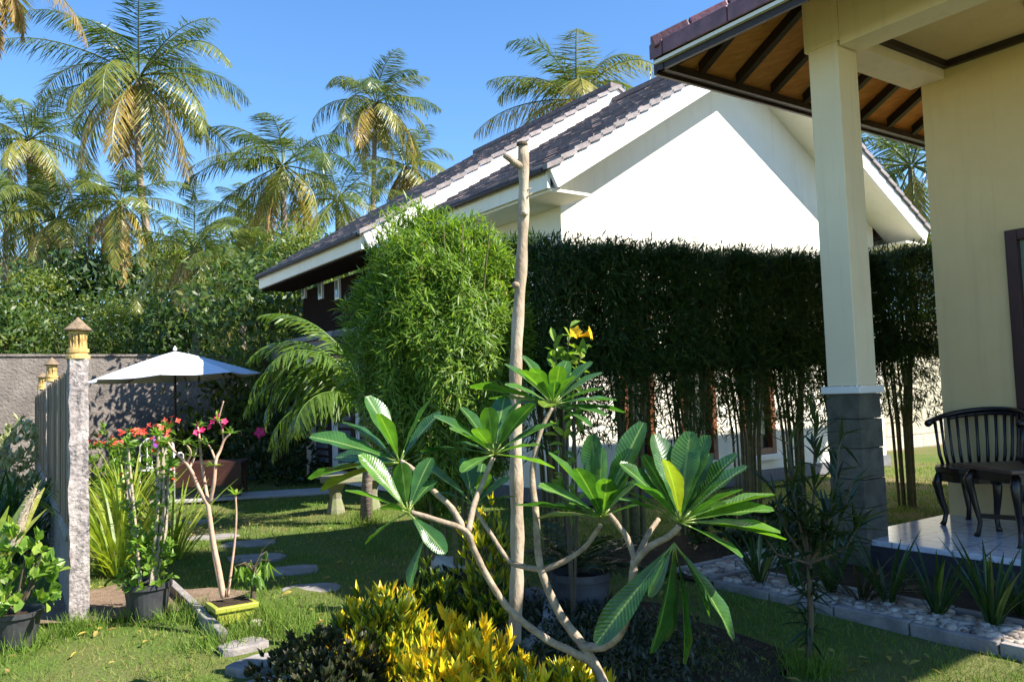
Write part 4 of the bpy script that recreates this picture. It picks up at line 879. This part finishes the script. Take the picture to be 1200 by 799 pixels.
lb = MB(); n = 5; lb.scatter(T_BLADE, np.repeat([at(-6, 690, p[1] + .1)], n, 0) + rvec(n) * .03, [[.1, 0, 1], [.25, .1, .9], [-.1, .1, 1], [.35, -.1, .9], [.15, -.1, .95]], rvec(n) * .3 + [0, -.6, .6], rng.uniform(.42, .62, n), .075, np.array([.9, .8, .6, .95, .7]))
tb_ = thing('broad_leaf_plant', 'yellowing broad leaf plant cut by the left edge behind the black pot', 'plant', gnd(-8, 735)); lb.build('leaves', M['lime'], tb_)
for px, py, l0, l1, nb, lab in ((20, 640, .5, .95, 120, 'dark green strappy plants massed at the foot of the fence, left side'), (-15, 660, .5, .9, 90, 'dark strappy clump at the far left behind the pots')):
    p = gnd(px, py); t = thing('strappy_clump', lab, 'grass clump', p); mb = MB(); tuft(mb, p, nb, l0, l1, .03, 1.0, .7, T_BLADE, .25, (.5, .25)); mb.build('blades', M['strapleaf'], t)
p = gnd(8, 585); t = thing('variegated_shrub', 'pale variegated shrub against the back wall, left of the fence', 'shrub', p); lf = MB(); bushy(lf, p, 1.0, .8, 1.05, 420, 6, .12, .05, T_LEAF2, (.6, .25)); lf.build('leaves', M['varieg'], t)

# ------------------------------------------------------------------ yellow crotons and low shrubs
def croton(px, py, w, h, nt, lab, tint=(.55, .28), mat='croton', L_=.075, wd=.02, dy=0):
    p = gnd(px, py); p = p + np.array([0, dy, 0]); t = thing('croton_shrub' if mat == 'croton' else 'low_shrub', lab, 'shrub', p); lf, st = MB(), MB()
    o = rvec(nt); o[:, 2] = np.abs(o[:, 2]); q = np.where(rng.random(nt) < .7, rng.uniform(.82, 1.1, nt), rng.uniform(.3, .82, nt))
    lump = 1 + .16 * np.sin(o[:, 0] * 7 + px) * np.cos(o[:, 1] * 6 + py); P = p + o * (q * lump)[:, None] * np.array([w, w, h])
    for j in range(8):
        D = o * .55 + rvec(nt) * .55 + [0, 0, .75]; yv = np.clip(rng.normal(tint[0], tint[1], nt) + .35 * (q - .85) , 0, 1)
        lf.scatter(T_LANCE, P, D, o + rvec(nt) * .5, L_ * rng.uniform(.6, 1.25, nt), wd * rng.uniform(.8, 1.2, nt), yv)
    for k in range(12): e = P[k]; st.tube([p + [rng.normal(0, .03), rng.normal(0, .03), -.02], (p + e) / 2 + [0, 0, -.02], e], [.008, .006, .003], 5)
    lf.build('leaves', M[mat], t); st.build('stems', M['brownstem'], t); return t
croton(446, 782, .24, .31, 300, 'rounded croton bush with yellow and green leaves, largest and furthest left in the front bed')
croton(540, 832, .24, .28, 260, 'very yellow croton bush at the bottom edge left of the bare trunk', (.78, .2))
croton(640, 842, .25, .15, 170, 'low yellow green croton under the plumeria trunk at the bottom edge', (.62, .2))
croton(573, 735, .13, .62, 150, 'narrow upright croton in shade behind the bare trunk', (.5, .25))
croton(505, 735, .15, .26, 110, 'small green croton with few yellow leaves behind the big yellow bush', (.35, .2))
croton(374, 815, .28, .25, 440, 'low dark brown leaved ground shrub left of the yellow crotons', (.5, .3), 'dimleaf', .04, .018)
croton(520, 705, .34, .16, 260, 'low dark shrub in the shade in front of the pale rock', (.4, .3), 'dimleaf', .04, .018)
croton(560, 815, .2, .12, 0 + 60, 'tiny green seedling shrub between the crotons and the bare trunk', (.3, .2))

# ------------------------------------------------------------------ right side: pebble strip, bed plants
kb = MB()
def kerbrow(a, b, w, h, z0=-.04):
    a, b = np.array(a), np.array(b); L_ = np.linalg.norm(b - a); k = max(1, int(L_ / .42))
    for i in range(k):
        p, q = a + (b - a) * (i + .012) / k, a + (b - a) * (i + .988) / k; j = rng.normal(0, .004)
        kb.bar(p + [0, 0, (z0 + h) / 2 + j], q + [0, 0, (z0 + h) / 2 + j], w, h - z0)
kerbrow(W(4.03, -1.5), W(4.03, 3.62), .045, .05); kerbrow(W(4.40, -1.5), W(4.40, 3.58), .04, .06)
kerbrow(W(4.05, 3.68), W(5.1, 3.68), .04, .05); kerbrow(W(4.05, 4.02), W(5.1, 4.02), .045, .055)
tag(kb.build('pebble_kerb', M['kerb'], bevel=.006), kind='structure')
ico = []
for lat in (-.6, .0, .6):
    for k in range(6): a = k * math.pi / 3 + lat; ico.append((math.cos(a) * math.cos(lat * 1.3), math.sin(a) * math.cos(lat * 1.3), math.sin(lat * 1.3)))
ico = np.array(ico); icf = [(r * 6 + k, r * 6 + (k + 1) % 6, (r + 1) * 6 + (k + 1) % 6, (r + 1) * 6 + k) for r in range(2) for k in range(6)] + [(12, 13, 14, 15), (12, 15, 16, 17)]
pb = MB()
def pebbles(n, u0, u1, n0, n1):
    for i in range(n):
        c = W(rng.uniform(u0, u1), rng.uniform(n0, n1), rng.uniform(.012, .045)); s = rng.uniform(.018, .045) * np.array([1.25, .9, .55]); a = rng.uniform(0, 6.28)
        v = ico * s * rng.uniform(.85, 1.1, (18, 1)); x = v[:, 0] * math.cos(a) - v[:, 1] * math.sin(a); y = v[:, 0] * math.sin(a) + v[:, 1] * math.cos(a)
        pb.add(np.stack([x, y, v[:, 2]], 1) + c, icf, 0, rng.uniform(0, 1))
pebbles(1500, 4.07, 4.36, .6, 3.58); pebbles(300, 4.07, 4.36, -1.4, .6); pebbles(330, 4.1, 5.1, 3.72, 3.98)
tag(pb.build('pebbles', M['pebble'], smooth=True), 'mixed pale pebbles filling the strip between two grey kerbs', 'pebbles', kind='stuff')
pos = ['furthest left, beside the corner of the pebble strip', 'second from the left', 'just in front of the stone column foot', 'below the corner of the porch floor', 'middle of the porch edge', 'with one bright central shoot', 'at the right edge of the photo']
for i, ((px, py), nb) in enumerate(zip(((891, 687), (929, 690), (975, 699), (1042, 712), (1099, 726), (1164, 737), (1198, 722)), (22, 20, 18, 22, 24, 26, 20))):
    p = gnd(px, py, .02); t = thing('strap_leaf_plant', 'dark strap leaved bed plant, ' + pos[i], 'plant', p, 'strap leaved plants along the porch bed'); mb = MB()
    tuft(mb, p, nb, .22, .50, .022, 1.0, .55, T_STIFF, .03, (.4, .25))
    if i == 5: tuft(mb, p, 5, .34, .42, .02, 1, .15, T_STIFF, .01, (1, .02))
    mb.build('blades', M['strapleaf'], t)
p = gnd(947, 784); t = thing('dark_shrub', 'tall thin stemmed dark shrub with narrow leaves in front of the porch column', 'shrub', p); st, lf = MB(), MB()
tops = [(955, 470), (925, 520), (985, 505), (905, 570), (1000, 560), (890, 620), (975, 590), (940, 560), (1010, 610)]
sb = at(948, 660, p[1]); st.tube([p, (p + sb) / 2 + [.01, 0, 0], sb], [.018, .015, .012], 8)
for px, py in tops:
    e = at(px, py, p[1] + rng.uniform(-.2, .25)); m_ = (sb + e) / 2 + np.array([(e - sb)[0] * .15, 0, -.03]); st.tube([sb, m_, e], [.008, .006, .003], 5)
    n = 34; tt = rng.uniform(.15, 1, (n, 1)); B = np.where(tt < .5, sb + (m_ - sb) * tt * 2, m_ + (e - m_) * (tt * 2 - 1)); d = nrm(e - sb)
    lf.scatter(T_LANCE, B, rvec(n) * .8 + d * .6 + [0, 0, .05], rvec(n) * .4 + [0, 0, 1], rng.uniform(.09, .17, n), .020, rng.uniform(0, 1, n))
n = 60; tt = rng.uniform(.25, 1, (n, 1)); lf.scatter(T_LANCE, p + (sb - p) * tt, rvec(n) + [0, 0, .1], rvec(n) * .3 + [0, 0, 1], rng.uniform(.08, .15, n), .018, rng.uniform(0, .6, n))
st.build('stems', M['brownstem'], t); lf.build('leaves', M['oleander'], t)
p = gnd(1010, 705, .02); t = thing('dry_plant', 'dry brown drooping leaf clump at the foot of the stone column', 'plant', p); mb = MB(); tuft(mb, p, 26, .2, .4, .022, .6, 1.0, T_BLADE, .05, (.6, .3)); mb.build('blades', M['dimleaf'], t)
p = gnd(880, 640); t = thing('low_shrub', 'low dark green filler shrub between the pebble strip and the bungalow wall', 'shrub', p); mb = MB(); bushy(mb, p, .45, .3, .3, 160, 5, .09, .03, T_LANCE); mb.build('leaves', M['oleander'], t)

# yellow trumpet flowered shrub behind the trunk
p = gnd(672, 735); Yp = p[1]; t = thing('trumpet_shrub', 'slender shrub with two yellow trumpet flowers, right of the bare trunk', 'shrub', p); st, lf = MB(), MB()
for pts in (((672, 735), (664, 600), (660, 470), (668, 382)), ((672, 735), (668, 620), (650, 480), (650, 400)), ((672, 735), (676, 600), (672, 450), (684, 405))):
    P = [at(px, py, Yp) for px, py in pts]; P[0] = p; st.tube(P, [.010, .008, .006, .003], 6)
    n = 40; q = rng.uniform(.35, 1, (n, 1)); B = np.where(q < .7, P[1] + (P[2] - P[1]) * ((q - .35) / .35), P[2] + (P[3] - P[2]) * (q - .7) / .3); lf.scatter(T_LEAF, B, rvec(n) + [0, 0, .5], rvec(n) + [0, 0, 1], rng.uniform(.07, .12, n), .036, np.clip(rng.normal(.55, .25, n), 0, 1))
st.build('stems', M['brownstem'], t); lf.build('leaves', M['shrub'], t)
for px, py, ax in ((675, 390, (-.35, -.8, .3)), (690, 391, (.9, -.3, .2))):
    c = at(px, py, Yp - .05); ax = nrm(np.array(ax)); fb = MB(); fb.tube([c - ax * .05, c - ax * .02, c], [.006, .010, .02], 8, 0, .5, cap=False); petals(fb, c, ax, .042, 5, .6); fb.build('flower', M['yellowp'], t)

# wide dark pot with a spiky plant
p = gnd(682, 712); t = thing('potted_plant', 'dark spiky leaved plant in a wide grey pot behind the plumeria', 'potted plant', p)
pot('pot', [(.13, 0), (.15, 0), (.172, .17), (.19, .175), (.19, .215), (.175, .215), (.165, .16)], p, M['greypot'], t, 10); soil_disc(p, .16, .17, t); mb = MB()
for k in range(15): frond(mb, p + [0, 0, .2], k * 2.4, rng.uniform(.35, 1.2), rng.uniform(.38, .55), 26, .012, 1.0, .25, hang=.1, ll=.13)
mb.build('fronds', [M['oleander'], M['brownstem']], t)
blk = ['closest to the wide grey pot', 'at the bend of the row', 'lowest, beside the croton leaves', 'between the bend and the croton leaves']
for i, (a, b) in enumerate((((622, 702), (645, 712)), ((647, 716), (645, 742)), ((628, 764), (612, 778)), ((643, 746), (630, 762)))):
    a, b = gnd(*a), gnd(*b); mb = MB(); mb.bar(a + [0, 0, .03], b + [0, 0, .03], .085, .09); tag(mb.build('edging_block', M['kerb'], bevel=.008), 'grey edging block right of the bare trunk, ' + blk[i], 'block', 'grey blocks edging the planting bed')
def rock(name, px, py, rx, ry, rz, mat, lab, cat, group=None, seed=0, sink=.25):
    p = gnd(px, py); mb = MB(); r_ = np.random.default_rng(seed); nu, nv = 16, 10; V = []
    for j in range(nv + 1):
        th_ = math.pi * j / nv
        for i in range(nu):
            a = 2 * math.pi * i / nu; d = np.array([math.cos(a) * math.sin(th_), math.sin(a) * math.sin(th_), math.cos(th_)]); k = 1 + .10 * math.sin(d[0] * 4 + seed) + .08 * math.sin(d[1] * 5 + 2 * seed) + .07 * math.sin(d[2] * 5 + d[0] * 3) + r_.normal(0, .012)
            d = np.sign(d) * np.abs(d) ** .8; V.append(p + d * k * np.array([rx, ry, rz]) + [0, 0, rz * (1 - sink)])
    F = [(j * nu + i, j * nu + (i + 1) % nu, (j + 1) * nu + (i + 1) % nu, (j + 1) * nu + i) for j in range(nv) for i in range(nu)]
    mb.add(V, F); return tag(mb.build(name, mat, smooth=True), lab, cat, group)
rock('pale_rock', 526, 681, .12, .09, .10, M['paleston'], 'pale rounded rock on the shaded lawn behind the croton bushes', 'rock', seed=4)
# mossy stone bench behind the plumeria's left shoots
t = thing('stone_bench', 'low mossy stone bench on two stubby feet, beside the areca palm', 'bench', gnd(415, 598)); c = np.array(gnd(415, 598))
mb = MB(); mb.bar(c + UU * -.34 + [0, 0, .37], c + UU * .34 + [0, 0, .37], .34, .08); mb.build('seat', M['mossy'], t, bevel=.015)
for k in (-1, 1): mb = MB(); mb.lathe([(.11, -.02), (.10, .04), (.065, .16), (.08, .26), (.12, .329)], c + UU * .22 * k, 10); mb.build('foot', M['mossy'], t)

# kerb and slabs on the left, stepping stones
kb = MB(); kerbrow(gnd(199, 690), gnd(262, 752), .05, .06); tag(kb.build('lawn_kerb', M['kerb'], bevel=.008), kind='structure')
def slab(px, py, w, d, rot, lab, group, h=.006, name='stepping_stone', mat='step'):
    p = gnd(px, py); mb = MB(); k = 9; a = np.arange(k) * 2 * math.pi / k; rr = 1 + rng.uniform(-.12, .10, k); x, y = np.sign(np.cos(a)) * np.abs(np.cos(a)) ** .6 * w * rr, np.sign(np.sin(a)) * np.abs(np.sin(a)) ** .6 * d * rr
    P = np.stack([p[0] + x * math.cos(rot) - y * math.sin(rot), p[1] + x * math.sin(rot) + y * math.cos(rot), np.full(k, -.05)], 1)
    mb.prism(P, (0, 0, .05 + h), uns=False); tag(mb.build(name, M[mat], bevel=.01), lab, 'stone', group)
sw = ['nearest stepping stone, beside the yellow croton bush', 'second nearest stepping stone in the shaded lawn', 'third stepping stone, at the shadow edge', 'fourth stepping stone, seen past the desert rose', 'fifth stepping stone, just behind the desert rose trunk', 'farthest stepping stone, close to the concrete path']
for (px, py, w), lab in zip(((366, 690, .20), (342, 668, .21), (300, 653, .23), (290, 637, .24), (250, 629, .25), (215, 612, .27)), sw): slab(px, py, w, .17, .2, lab, 'stepping stones across the lawn')
for (px, py, w, d), lab in zip(((283, 756, .13, .09), (300, 778, .13, .10), (312, 806, .13, .12)), ('pale flat slab at the end of the kerb', 'middle pale slab beside the dark ground shrub', 'lowest pale slab, cut by the bottom edge')): slab(px, py, w, d, .8, lab, 'flat slabs continuing the kerb', .016, 'flat_slab', 'kerb')
slab(300, 730, .03, .03, 0, 'small pale stone on the grass by the lime green pot', None, .02, 'small_stone', 'paleston')

# ------------------------------------------------------------------ porch furniture
t = thing('barrel_chair', 'black barrel backed slatted chair standing on the white porch tiles', 'chair', W(6.22, 3.02, .2)); c = W(6.22, 3.02, .2)
fw = -UU; rt = np.array([-fw[1], fw[0], 0])      # rt: chair's own left-right axis
def cpt(a, r, z): return c + rt * (r * math.sin(a)) - fw * (r * math.cos(a)) + np.array([0, 0, z])
AR = np.linspace(-1.75, 1.75, 31); zr_ = lambda a: .70 + .13 * max(0, math.cos(a * .8)) ** .8
mb = MB(); P = [cpt(a, .31 + .02 * abs(a) / 1.75, zr_(a)) for a in AR]; mb.tube(P, [.020 if abs(a) < 1.6 else .026 for a in AR], 8); mb.tube([q + np.array([0, 0, -.03]) for q in P[6:-6]], .014, 8); mb.build('top_rail', M['chairwood'], t, smooth=True)
for i, a in enumerate(np.linspace(-1.5, 1.5, 15)):
    mb = MB(); zt = zr_(a) - .012; mb.tube([cpt(a, .27, .425), cpt(a, .29, .50), cpt(a, .30, .60), cpt(a, .312, zt)], [.012, .013, .010, .013], 6); mb.build('slat', M['chairwood'], t, smooth=True)
mb = MB(); k = 28; ring = [cpt(a, .285, 0) for a in np.linspace(-math.pi, math.pi, k, endpoint=False)]
mb.prism([q + [0, 0, .385] for q in ring], (0, 0, .045), uns=False); mb.build('seat', M['chairwood'], t, bevel=.008)
mb = MB(); mb.prism([c + (q - c) * .93 + [0, 0, .325] for q in ring], (0, 0, .058), uns=False); mb.build('apron', M['chairwood'], t)
for a in (-2.3, 2.3, -.8, .8):
    mb = MB(); mb.tube([cpt(a, .25, .39), cpt(a, .285, .31), cpt(a, .265, .20), cpt(a, .235, .09), cpt(a, .25, .03), cpt(a, .265, 0.0)], [.030, .033, .025, .018, .018, .022], 8); mb.build('leg', M['chairwood'], t, smooth=True)
L1, L2 = np.array(gnd(1143, 628, .2)), np.array(gnd(1190, 641, .2)); e1 = nrm(L2 - L1); e2 = np.array([-e1[1], e1[0], 0]); sz = .46; c = L1 + e1 * sz / 2 + e2 * sz / 2
t = thing('side_table', 'low dark wooden table with curved legs in front of the porch chair', 'table', c)
mb = MB(); mb.bar(c - e1 * .30 + [0, 0, .475], c + e1 * .30 + [0, 0, .475], .60, .028); mb.build('tabletop', M['tablewood'], t, bevel=.008)
mb = MB()
for s1 in (-1, 1): mb.bar(c + e2 * s1 * .21 - e1 * .22 + [0, 0, .425], c + e2 * s1 * .21 + e1 * .22 + [0, 0, .425], .022, .07); mb.bar(c + e1 * s1 * .231 - e2 * .22 + [0, 0, .425], c + e1 * s1 * .231 + e2 * .22 + [0, 0, .425], .022, .068)
mb.build('apron', M['chairwood'], t)
for a in (-1, 1):
    for b in (-1, 1):
        o = e1 * a + e2 * b; mb = MB(); mb.tube([c + o * .21 + [0, 0, .46], c + o * .245 + [0, 0, .38], c + o * .225 + [0, 0, .24], c + o * .205 + [0, 0, .1], c + o * .215 + [0, 0, .03], c + o * .225], [.026, .032, .022, .016, .017, .022], 8); mb.build('leg', M['chairwood'], t, smooth=True)
mb = MB(); mb.bar(c - (e1 + e2) * .2 + [0, 0, .14], c + (e1 + e2) * .2 + [0, 0, .14], .02, .03); mb.bar(c - (e1 - e2) * .2 + [0, 0, .141], c + (e1 - e2) * .2 + [0, 0, .141], .02, .028); mb.build('stretcher', M['chairwood'], t)
mb = MB(); q = c - e1 * .12 + e2 * .12; mb.lathe([(.05, .4895), (.065, .50), (.07, .525), (.06, .525), (.045, .505), (.01, .503)], q, 20); tag(mb.build('ashtray', M['chairwood']), 'small round black ashtray on the dark wooden table', 'ashtray')

# ------------------------------------------------------------------ umbrella and what stands under it
c = at(205, 413, 13.5); b = np.array([c[0], c[1], 0]); t = thing('garden_umbrella', 'wide white garden umbrella open in front of the back wall', 'umbrella', b)
K = 8; rim, top = [], c + np.array([0, 0, .02])
Rr, drop = 1.36, c[2] - 1.70
mb = MB(); V, F = [top], []
tilt = lambda x: x * .035
rings = (0.18, .45, .75, 1.0)
for ri, q in enumerate(rings):
    for k in range(K * 6):
        a = 2 * math.pi * k / (K * 6) + .25; f_ = (k % 6) / 6; sag = 1 - .055 * math.sin(math.pi * f_) * q
        edge = math.cos(math.pi / K) / math.cos((f_ - .5) * 2 * math.pi / K) * sag; r = Rr * q * edge
        V.append(top + np.array([r * math.cos(a), r * math.sin(a), -drop * q ** 1.12 * (1 + .0 * f_) - .02 * math.sin(math.pi * f_) * q + tilt(r * math.cos(a))]))
m_ = K * 6
F += [(0, 1 + k, 1 + (k + 1) % m_) for k in range(m_)]
for ri in range(3): F += [(1 + ri * m_ + k, 1 + (ri + 1) * m_ + k, 1 + (ri + 1) * m_ + (k + 1) % m_, 1 + ri * m_ + (k + 1) % m_) for k in range(m_)]
mb.add(V, F); can = mb.build('canopy', M['canvas'], t)
sd = can.modifiers.new('cloth', 'SOLIDIFY'); sd.thickness = .006
for k in range(K): a = 2 * math.pi * k / K + .25; mb = MB(); mb.tube([top + [0, 0, -.06], top + np.array([Rr * .97 * math.cos(a), Rr * .97 * math.sin(a), -drop * .97 ** 1.12 - .025 + tilt(Rr * math.cos(a))])], .009, 5); mb.build('rib', M['redwood'], t)
mb = MB(); mb.tube([b, top + [0, 0, .02]], .022, 10); mb.build('pole', M['dark'], t); mb = MB(); mb.lathe([(.008, .0), (.03, .015), (.03, .05), (.015, .07), (.004, .09)], top, 12); mb.build('finial', M['whitemetal'], t)
mb = MB(); mb.lathe([(.25, 0), (.26, .03), (.24, .06), (.05, .08), (.04, .3), (.028, .31)], b, 20); mb.build('base', M['plinth'], t)
p = np.array(gnd(184, 590)); t = thing('garden_chair', 'white tubular garden chair with a purple cloth over its back', 'chair', p)
x, y = np.array([1.0, .15, 0]), np.array([-.15, 1.0, 0])
mb = MB(); hz = [(-.21, 0), (-.21, .55), (-.2, .76), (-.12, .84), (.12, .84), (.2, .76), (.21, .55), (.21, 0)]; mb.tube([p + x * a + y * (.0) + [0, 0, z] for a, z in hz], .013, 8); mb.build('back_frame', M['whitemetal'], t, smooth=True)
for s in (-1, 1): mb = MB(); mb.tube([p + x * .21 * s + y * .0 + [0, 0, .62], p + x * .22 * s + y * .30 + [0, 0, .63], p + x * .22 * s + y * .42 + [0, 0, .6], p + x * .22 * s + y * .44], .012, 8); mb.build('arm_leg', M['whitemetal'], t, smooth=True)
mb = MB(); mb.hexa([p + x * a + y * b_ + [0, 0, .42] for a, b_ in ((-.2, .0), (.2, .0), (.2, .42), (-.2, .42))], [p + x * a + y * b_ + [0, 0, .445] for a, b_ in ((-.2, .0), (.2, .0), (.2, .42), (-.2, .42))], uns=False); mb.build('seat', M['whitemetal'], t, bevel=.006)
for s in range(5): mb = MB(); a = -.12 + s * .06; mb.tube([p + x * a + [0, 0, .44], p + x * a + [0, 0, .84]], .008, 6); mb.build('slat', M['whitemetal'], t)
mb = MB(); k = 12
V = [];
for j, (yy, zz) in enumerate(((.03, .60), (.025, .83), (0, .862), (-.025, .83), (-.03, .72), (-.03, .60))):
    for i in range(k): a = i / (k - 1); V.append(p + x * (-.04 + .16 * a) + y * (yy + .006 * math.sin(i * 2.1) * (abs(zz - .85) > .1)) + [0, 0, zz + .012 * math.sin(i * .9 + j)])
mb.add(V, [(j * k + i, j * k + i + 1, (j + 1) * k + i + 1, (j + 1) * k + i) for j in range(5) for i in range(k - 1)]); o = mb.build('cloth', M['purplecloth'], smooth=True); tag(o, 'purple cloth draped over the back of the white garden chair', 'cloth'); o.modifiers.new('thick', 'SOLIDIFY').thickness = .006
p = np.array(gnd(238, 584)); t = thing('garden_table', 'low red brown wooden table in the shade under the umbrella', 'table', p)
mb = MB()
for k in range(6): mb.bar(p + y * (-.27 + k * .108) - x * .55 + [0, 0, .48], p + y * (-.27 + k * .108) + x * .55 + [0, 0, .48], .1, .03)
mb.bar(p - y * .32 - x * .55 + [0, 0, .33], p - y * .32 + x * .55 + [0, 0, .33], .03, .27); mb.bar(p - x * .5 - y * .3 + [0, 0, .445], p - x * .5 + y * .3 + [0, 0, .445], .04, .04); mb.bar(p + x * .5 - y * .3 + [0, 0, .445], p + x * .5 + y * .3 + [0, 0, .445], .04, .04)
mb.build('tabletop', M['maroon'], t)
for a in (-.5, .5):
    for b_ in (-.25, .25): mb = MB(); mb.bar(p + x * a + y * b_, p + x * a + y * b_ + [0, 0, .43], .05, .05, up=(0, 1, 0)); mb.build('leg', M['maroon'], t)
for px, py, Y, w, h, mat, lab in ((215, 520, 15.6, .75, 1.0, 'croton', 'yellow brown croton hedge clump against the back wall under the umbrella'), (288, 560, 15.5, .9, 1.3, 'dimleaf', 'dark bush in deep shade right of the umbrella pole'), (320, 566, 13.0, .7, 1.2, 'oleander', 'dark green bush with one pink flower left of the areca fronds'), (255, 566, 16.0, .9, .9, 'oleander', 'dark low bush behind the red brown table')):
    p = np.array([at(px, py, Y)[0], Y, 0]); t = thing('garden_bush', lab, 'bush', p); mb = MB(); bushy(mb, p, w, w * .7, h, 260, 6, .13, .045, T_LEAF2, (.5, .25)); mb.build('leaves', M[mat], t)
    if mat == 'oleander' and Y == 13.0:
        fb = MB(); q = at(305, 507, Y - .6)
        petals(fb, q, [0, -1, .3], .10, 5, .4); petals(fb, q - [0, .01, 0], [.1, -1, .5], .07, 5, .9)
        fb.build('flower', M['pink'], t)

# ------------------------------------------------------------------ bare soil and dark planting bed
g = MB(); q2 = []; pc = gnd(150, 706); M['bare'] = surf('bare_pale_soil', (.21, .15, .105), (.14, .10, .07), 14, .95, .012, 50, spec=.1)
for k in range(40): a_ = k * math.pi / 20; r_ = 1 + .16 * math.sin(a_ * 3 + 1) + rng.normal(0, .06); q2.append(pc + np.array([.62 * r_ * math.cos(a_), .46 * r_ * math.sin(a_), .012]))
g.add(q2, [tuple(range(40))]); tag(g.build('bare_soil', M['bare']), kind='structure')
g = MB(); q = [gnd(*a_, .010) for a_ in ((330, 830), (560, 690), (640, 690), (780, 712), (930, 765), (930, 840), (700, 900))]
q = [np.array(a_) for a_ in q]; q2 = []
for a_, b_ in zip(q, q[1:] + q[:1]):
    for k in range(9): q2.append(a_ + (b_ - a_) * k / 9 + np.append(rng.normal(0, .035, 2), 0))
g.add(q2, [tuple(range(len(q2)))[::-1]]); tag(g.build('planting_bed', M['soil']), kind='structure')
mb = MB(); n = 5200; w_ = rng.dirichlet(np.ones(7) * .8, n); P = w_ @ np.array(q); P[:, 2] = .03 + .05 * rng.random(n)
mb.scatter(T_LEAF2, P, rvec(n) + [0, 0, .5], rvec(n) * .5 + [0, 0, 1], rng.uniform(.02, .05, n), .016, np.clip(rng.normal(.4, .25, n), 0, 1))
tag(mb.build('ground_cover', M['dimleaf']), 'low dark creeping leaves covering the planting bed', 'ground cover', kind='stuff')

# ------------------------------------------------------------------ lawn grass
N_G = 230000
Yg = 2.6 * (24.0 / 2.6) ** (rng.random(N_G) ** .9); Xg = rng.uniform(-.66, .66, N_G) * Yg
G = np.stack([Xg, Yg], 1); ug, ng = G @ UU[:2], G @ NN[:2]
fdir = nrm((fp3 - fp1)[:2])
ok = ~((ug > 4.0) & (ng < 4.06)) & ~((np.abs((G - fp1[:2]) @ np.array([fdir[1], -fdir[0]])) < .1) & ((G - fp1[:2]) @ fdir > -.1)) & ~((ug > 5.6) & (ng > 7.0)) & (ng < 16.9)
nz = np.sin(Xg * 3.1 + 1.3) * np.sin(Yg * 2.3 + .5) + .6 * np.sin(Xg * 7.7 + Yg * 5.1) + .4 * np.sin(Xg * 17 - Yg * 13)
ok &= rng.random(N_G) < np.clip(.72 + .3 * nz, .12, 1)
pc = gnd(150, 705); ok &= ~((np.hypot((Xg - pc[0]) / .55, (Yg - pc[1]) / .42) < 1) & (rng.random(N_G) < .85))
for o in list(COL.objects):
    if o.name.startswith(('stepping_stone', 'flat_slab')):
        v = o.data.vertices; m_ = np.mean([x.co[:] for x in v], axis=0); ok &= np.hypot((Xg - m_[0]) / .2, (Yg - m_[1]) / .17) > 1
a, b = gnd(199, 690), gnd(262, 752); d = nrm(b - a); rel = G - a[:2]; tl = rel @ d[:2]; ok &= ~((np.abs(rel[:, 0] * d[1] - rel[:, 1] * d[0]) < .06) & (tl > -.2) & (tl < np.linalg.norm(b - a) + .2))
a, b = gnd(150, 590), gnd(392, 576); d = nrm(b - a); rel = G - a[:2]; ok &= ~((np.abs(rel[:, 0] * d[1] - rel[:, 1] * d[0]) < .34) & (rel @ d[:2] < 4.3) & (rel @ d[:2] > 0))
Xg, Yg, nz = Xg[ok], Yg[ok], nz[ok]; n = len(Xg)
Zg = 0.018 * np.sin(Xg * 2.1 + 1) * np.cos(Yg * 1.7) - 0.012 + .008 * np.sin(Xg * 5 + Yg * 4)
mb = MB(); D = rng.normal(0, .55, (n, 3)); D[:, 2] = 1
sc = np.clip(Yg / 5, .8, 2.4)
mb.scatter(T_GRASS, np.stack([Xg, Yg, Zg - .003], 1), D, rvec(n), rng.uniform(.018, .046, n) * (1 + .25 * (nz > .6)), .0045 * sc, np.clip(rng.normal(.45, .22, n) - .16 * nz, 0, 1))
n2 = 5200; cs = [(gnd(92, 738), .10), (gnd(173, 722), .16), (gnd(18, 757), .17), (gnd(272, 727), .15), (gnd(297, 722), .12), (gnd(230, 722), .14), (gnd(262, 752), .15), (gnd(330, 735), .2), (gnd(601, 775), .1), (gnd(947, 784), .1), (gnd(428, 613), .15)]
k = rng.integers(0, len(cs), n2); P = np.array([cs[i][0] for i in k]) + rng.normal(0, 1, (n2, 3)) * np.array([[cs[i][1] * .6, cs[i][1] * .6, 0] for i in k]); P[:, 2] = -.01
D = rng.normal(0, .5, (n2, 3)); D[:, 2] = 1; mb.scatter(T_GRASS, P, D, rvec(n2), rng.uniform(.05, .13, n2), .005, np.clip(rng.normal(.35, .2, n2), 0, 1))
tag(mb.build('lawn_grass', M['grass']), 'short patchy green and straw coloured lawn grass', 'grass', kind='stuff')

mb = MB(); n = 420; Yl = rng.uniform(3.2, 9.5, n); Xl = rng.uniform(-.62, .62, n) * Yl; g2 = np.stack([Xl, Yl], 1); m_ = (g2 @ UU[:2] < 3.9); Xl, Yl = Xl[m_], Yl[m_]; n = len(Xl)
D = rvec(n); D[:, 2] *= .25; Nn = rng.normal(0, .35, (n, 3)); Nn[:, 2] = 1
mb.scatter(T_LEAF, np.stack([Xl, Yl, 0.018 * np.sin(Xl * 2.1 + 1) * np.cos(Yl * 1.7) - 0.012 + .008 * np.sin(Xl * 5 + Yl * 4) + .028], 1), D, Nn, rng.uniform(.03, .075, n), rng.uniform(.012, .028, n), rng.uniform(.72, 1, n))
tag(mb.build('fallen_leaves', M['palm']), 'dry brown and yellow leaves fallen on the lawn', 'fallen leaves', kind='stuff')
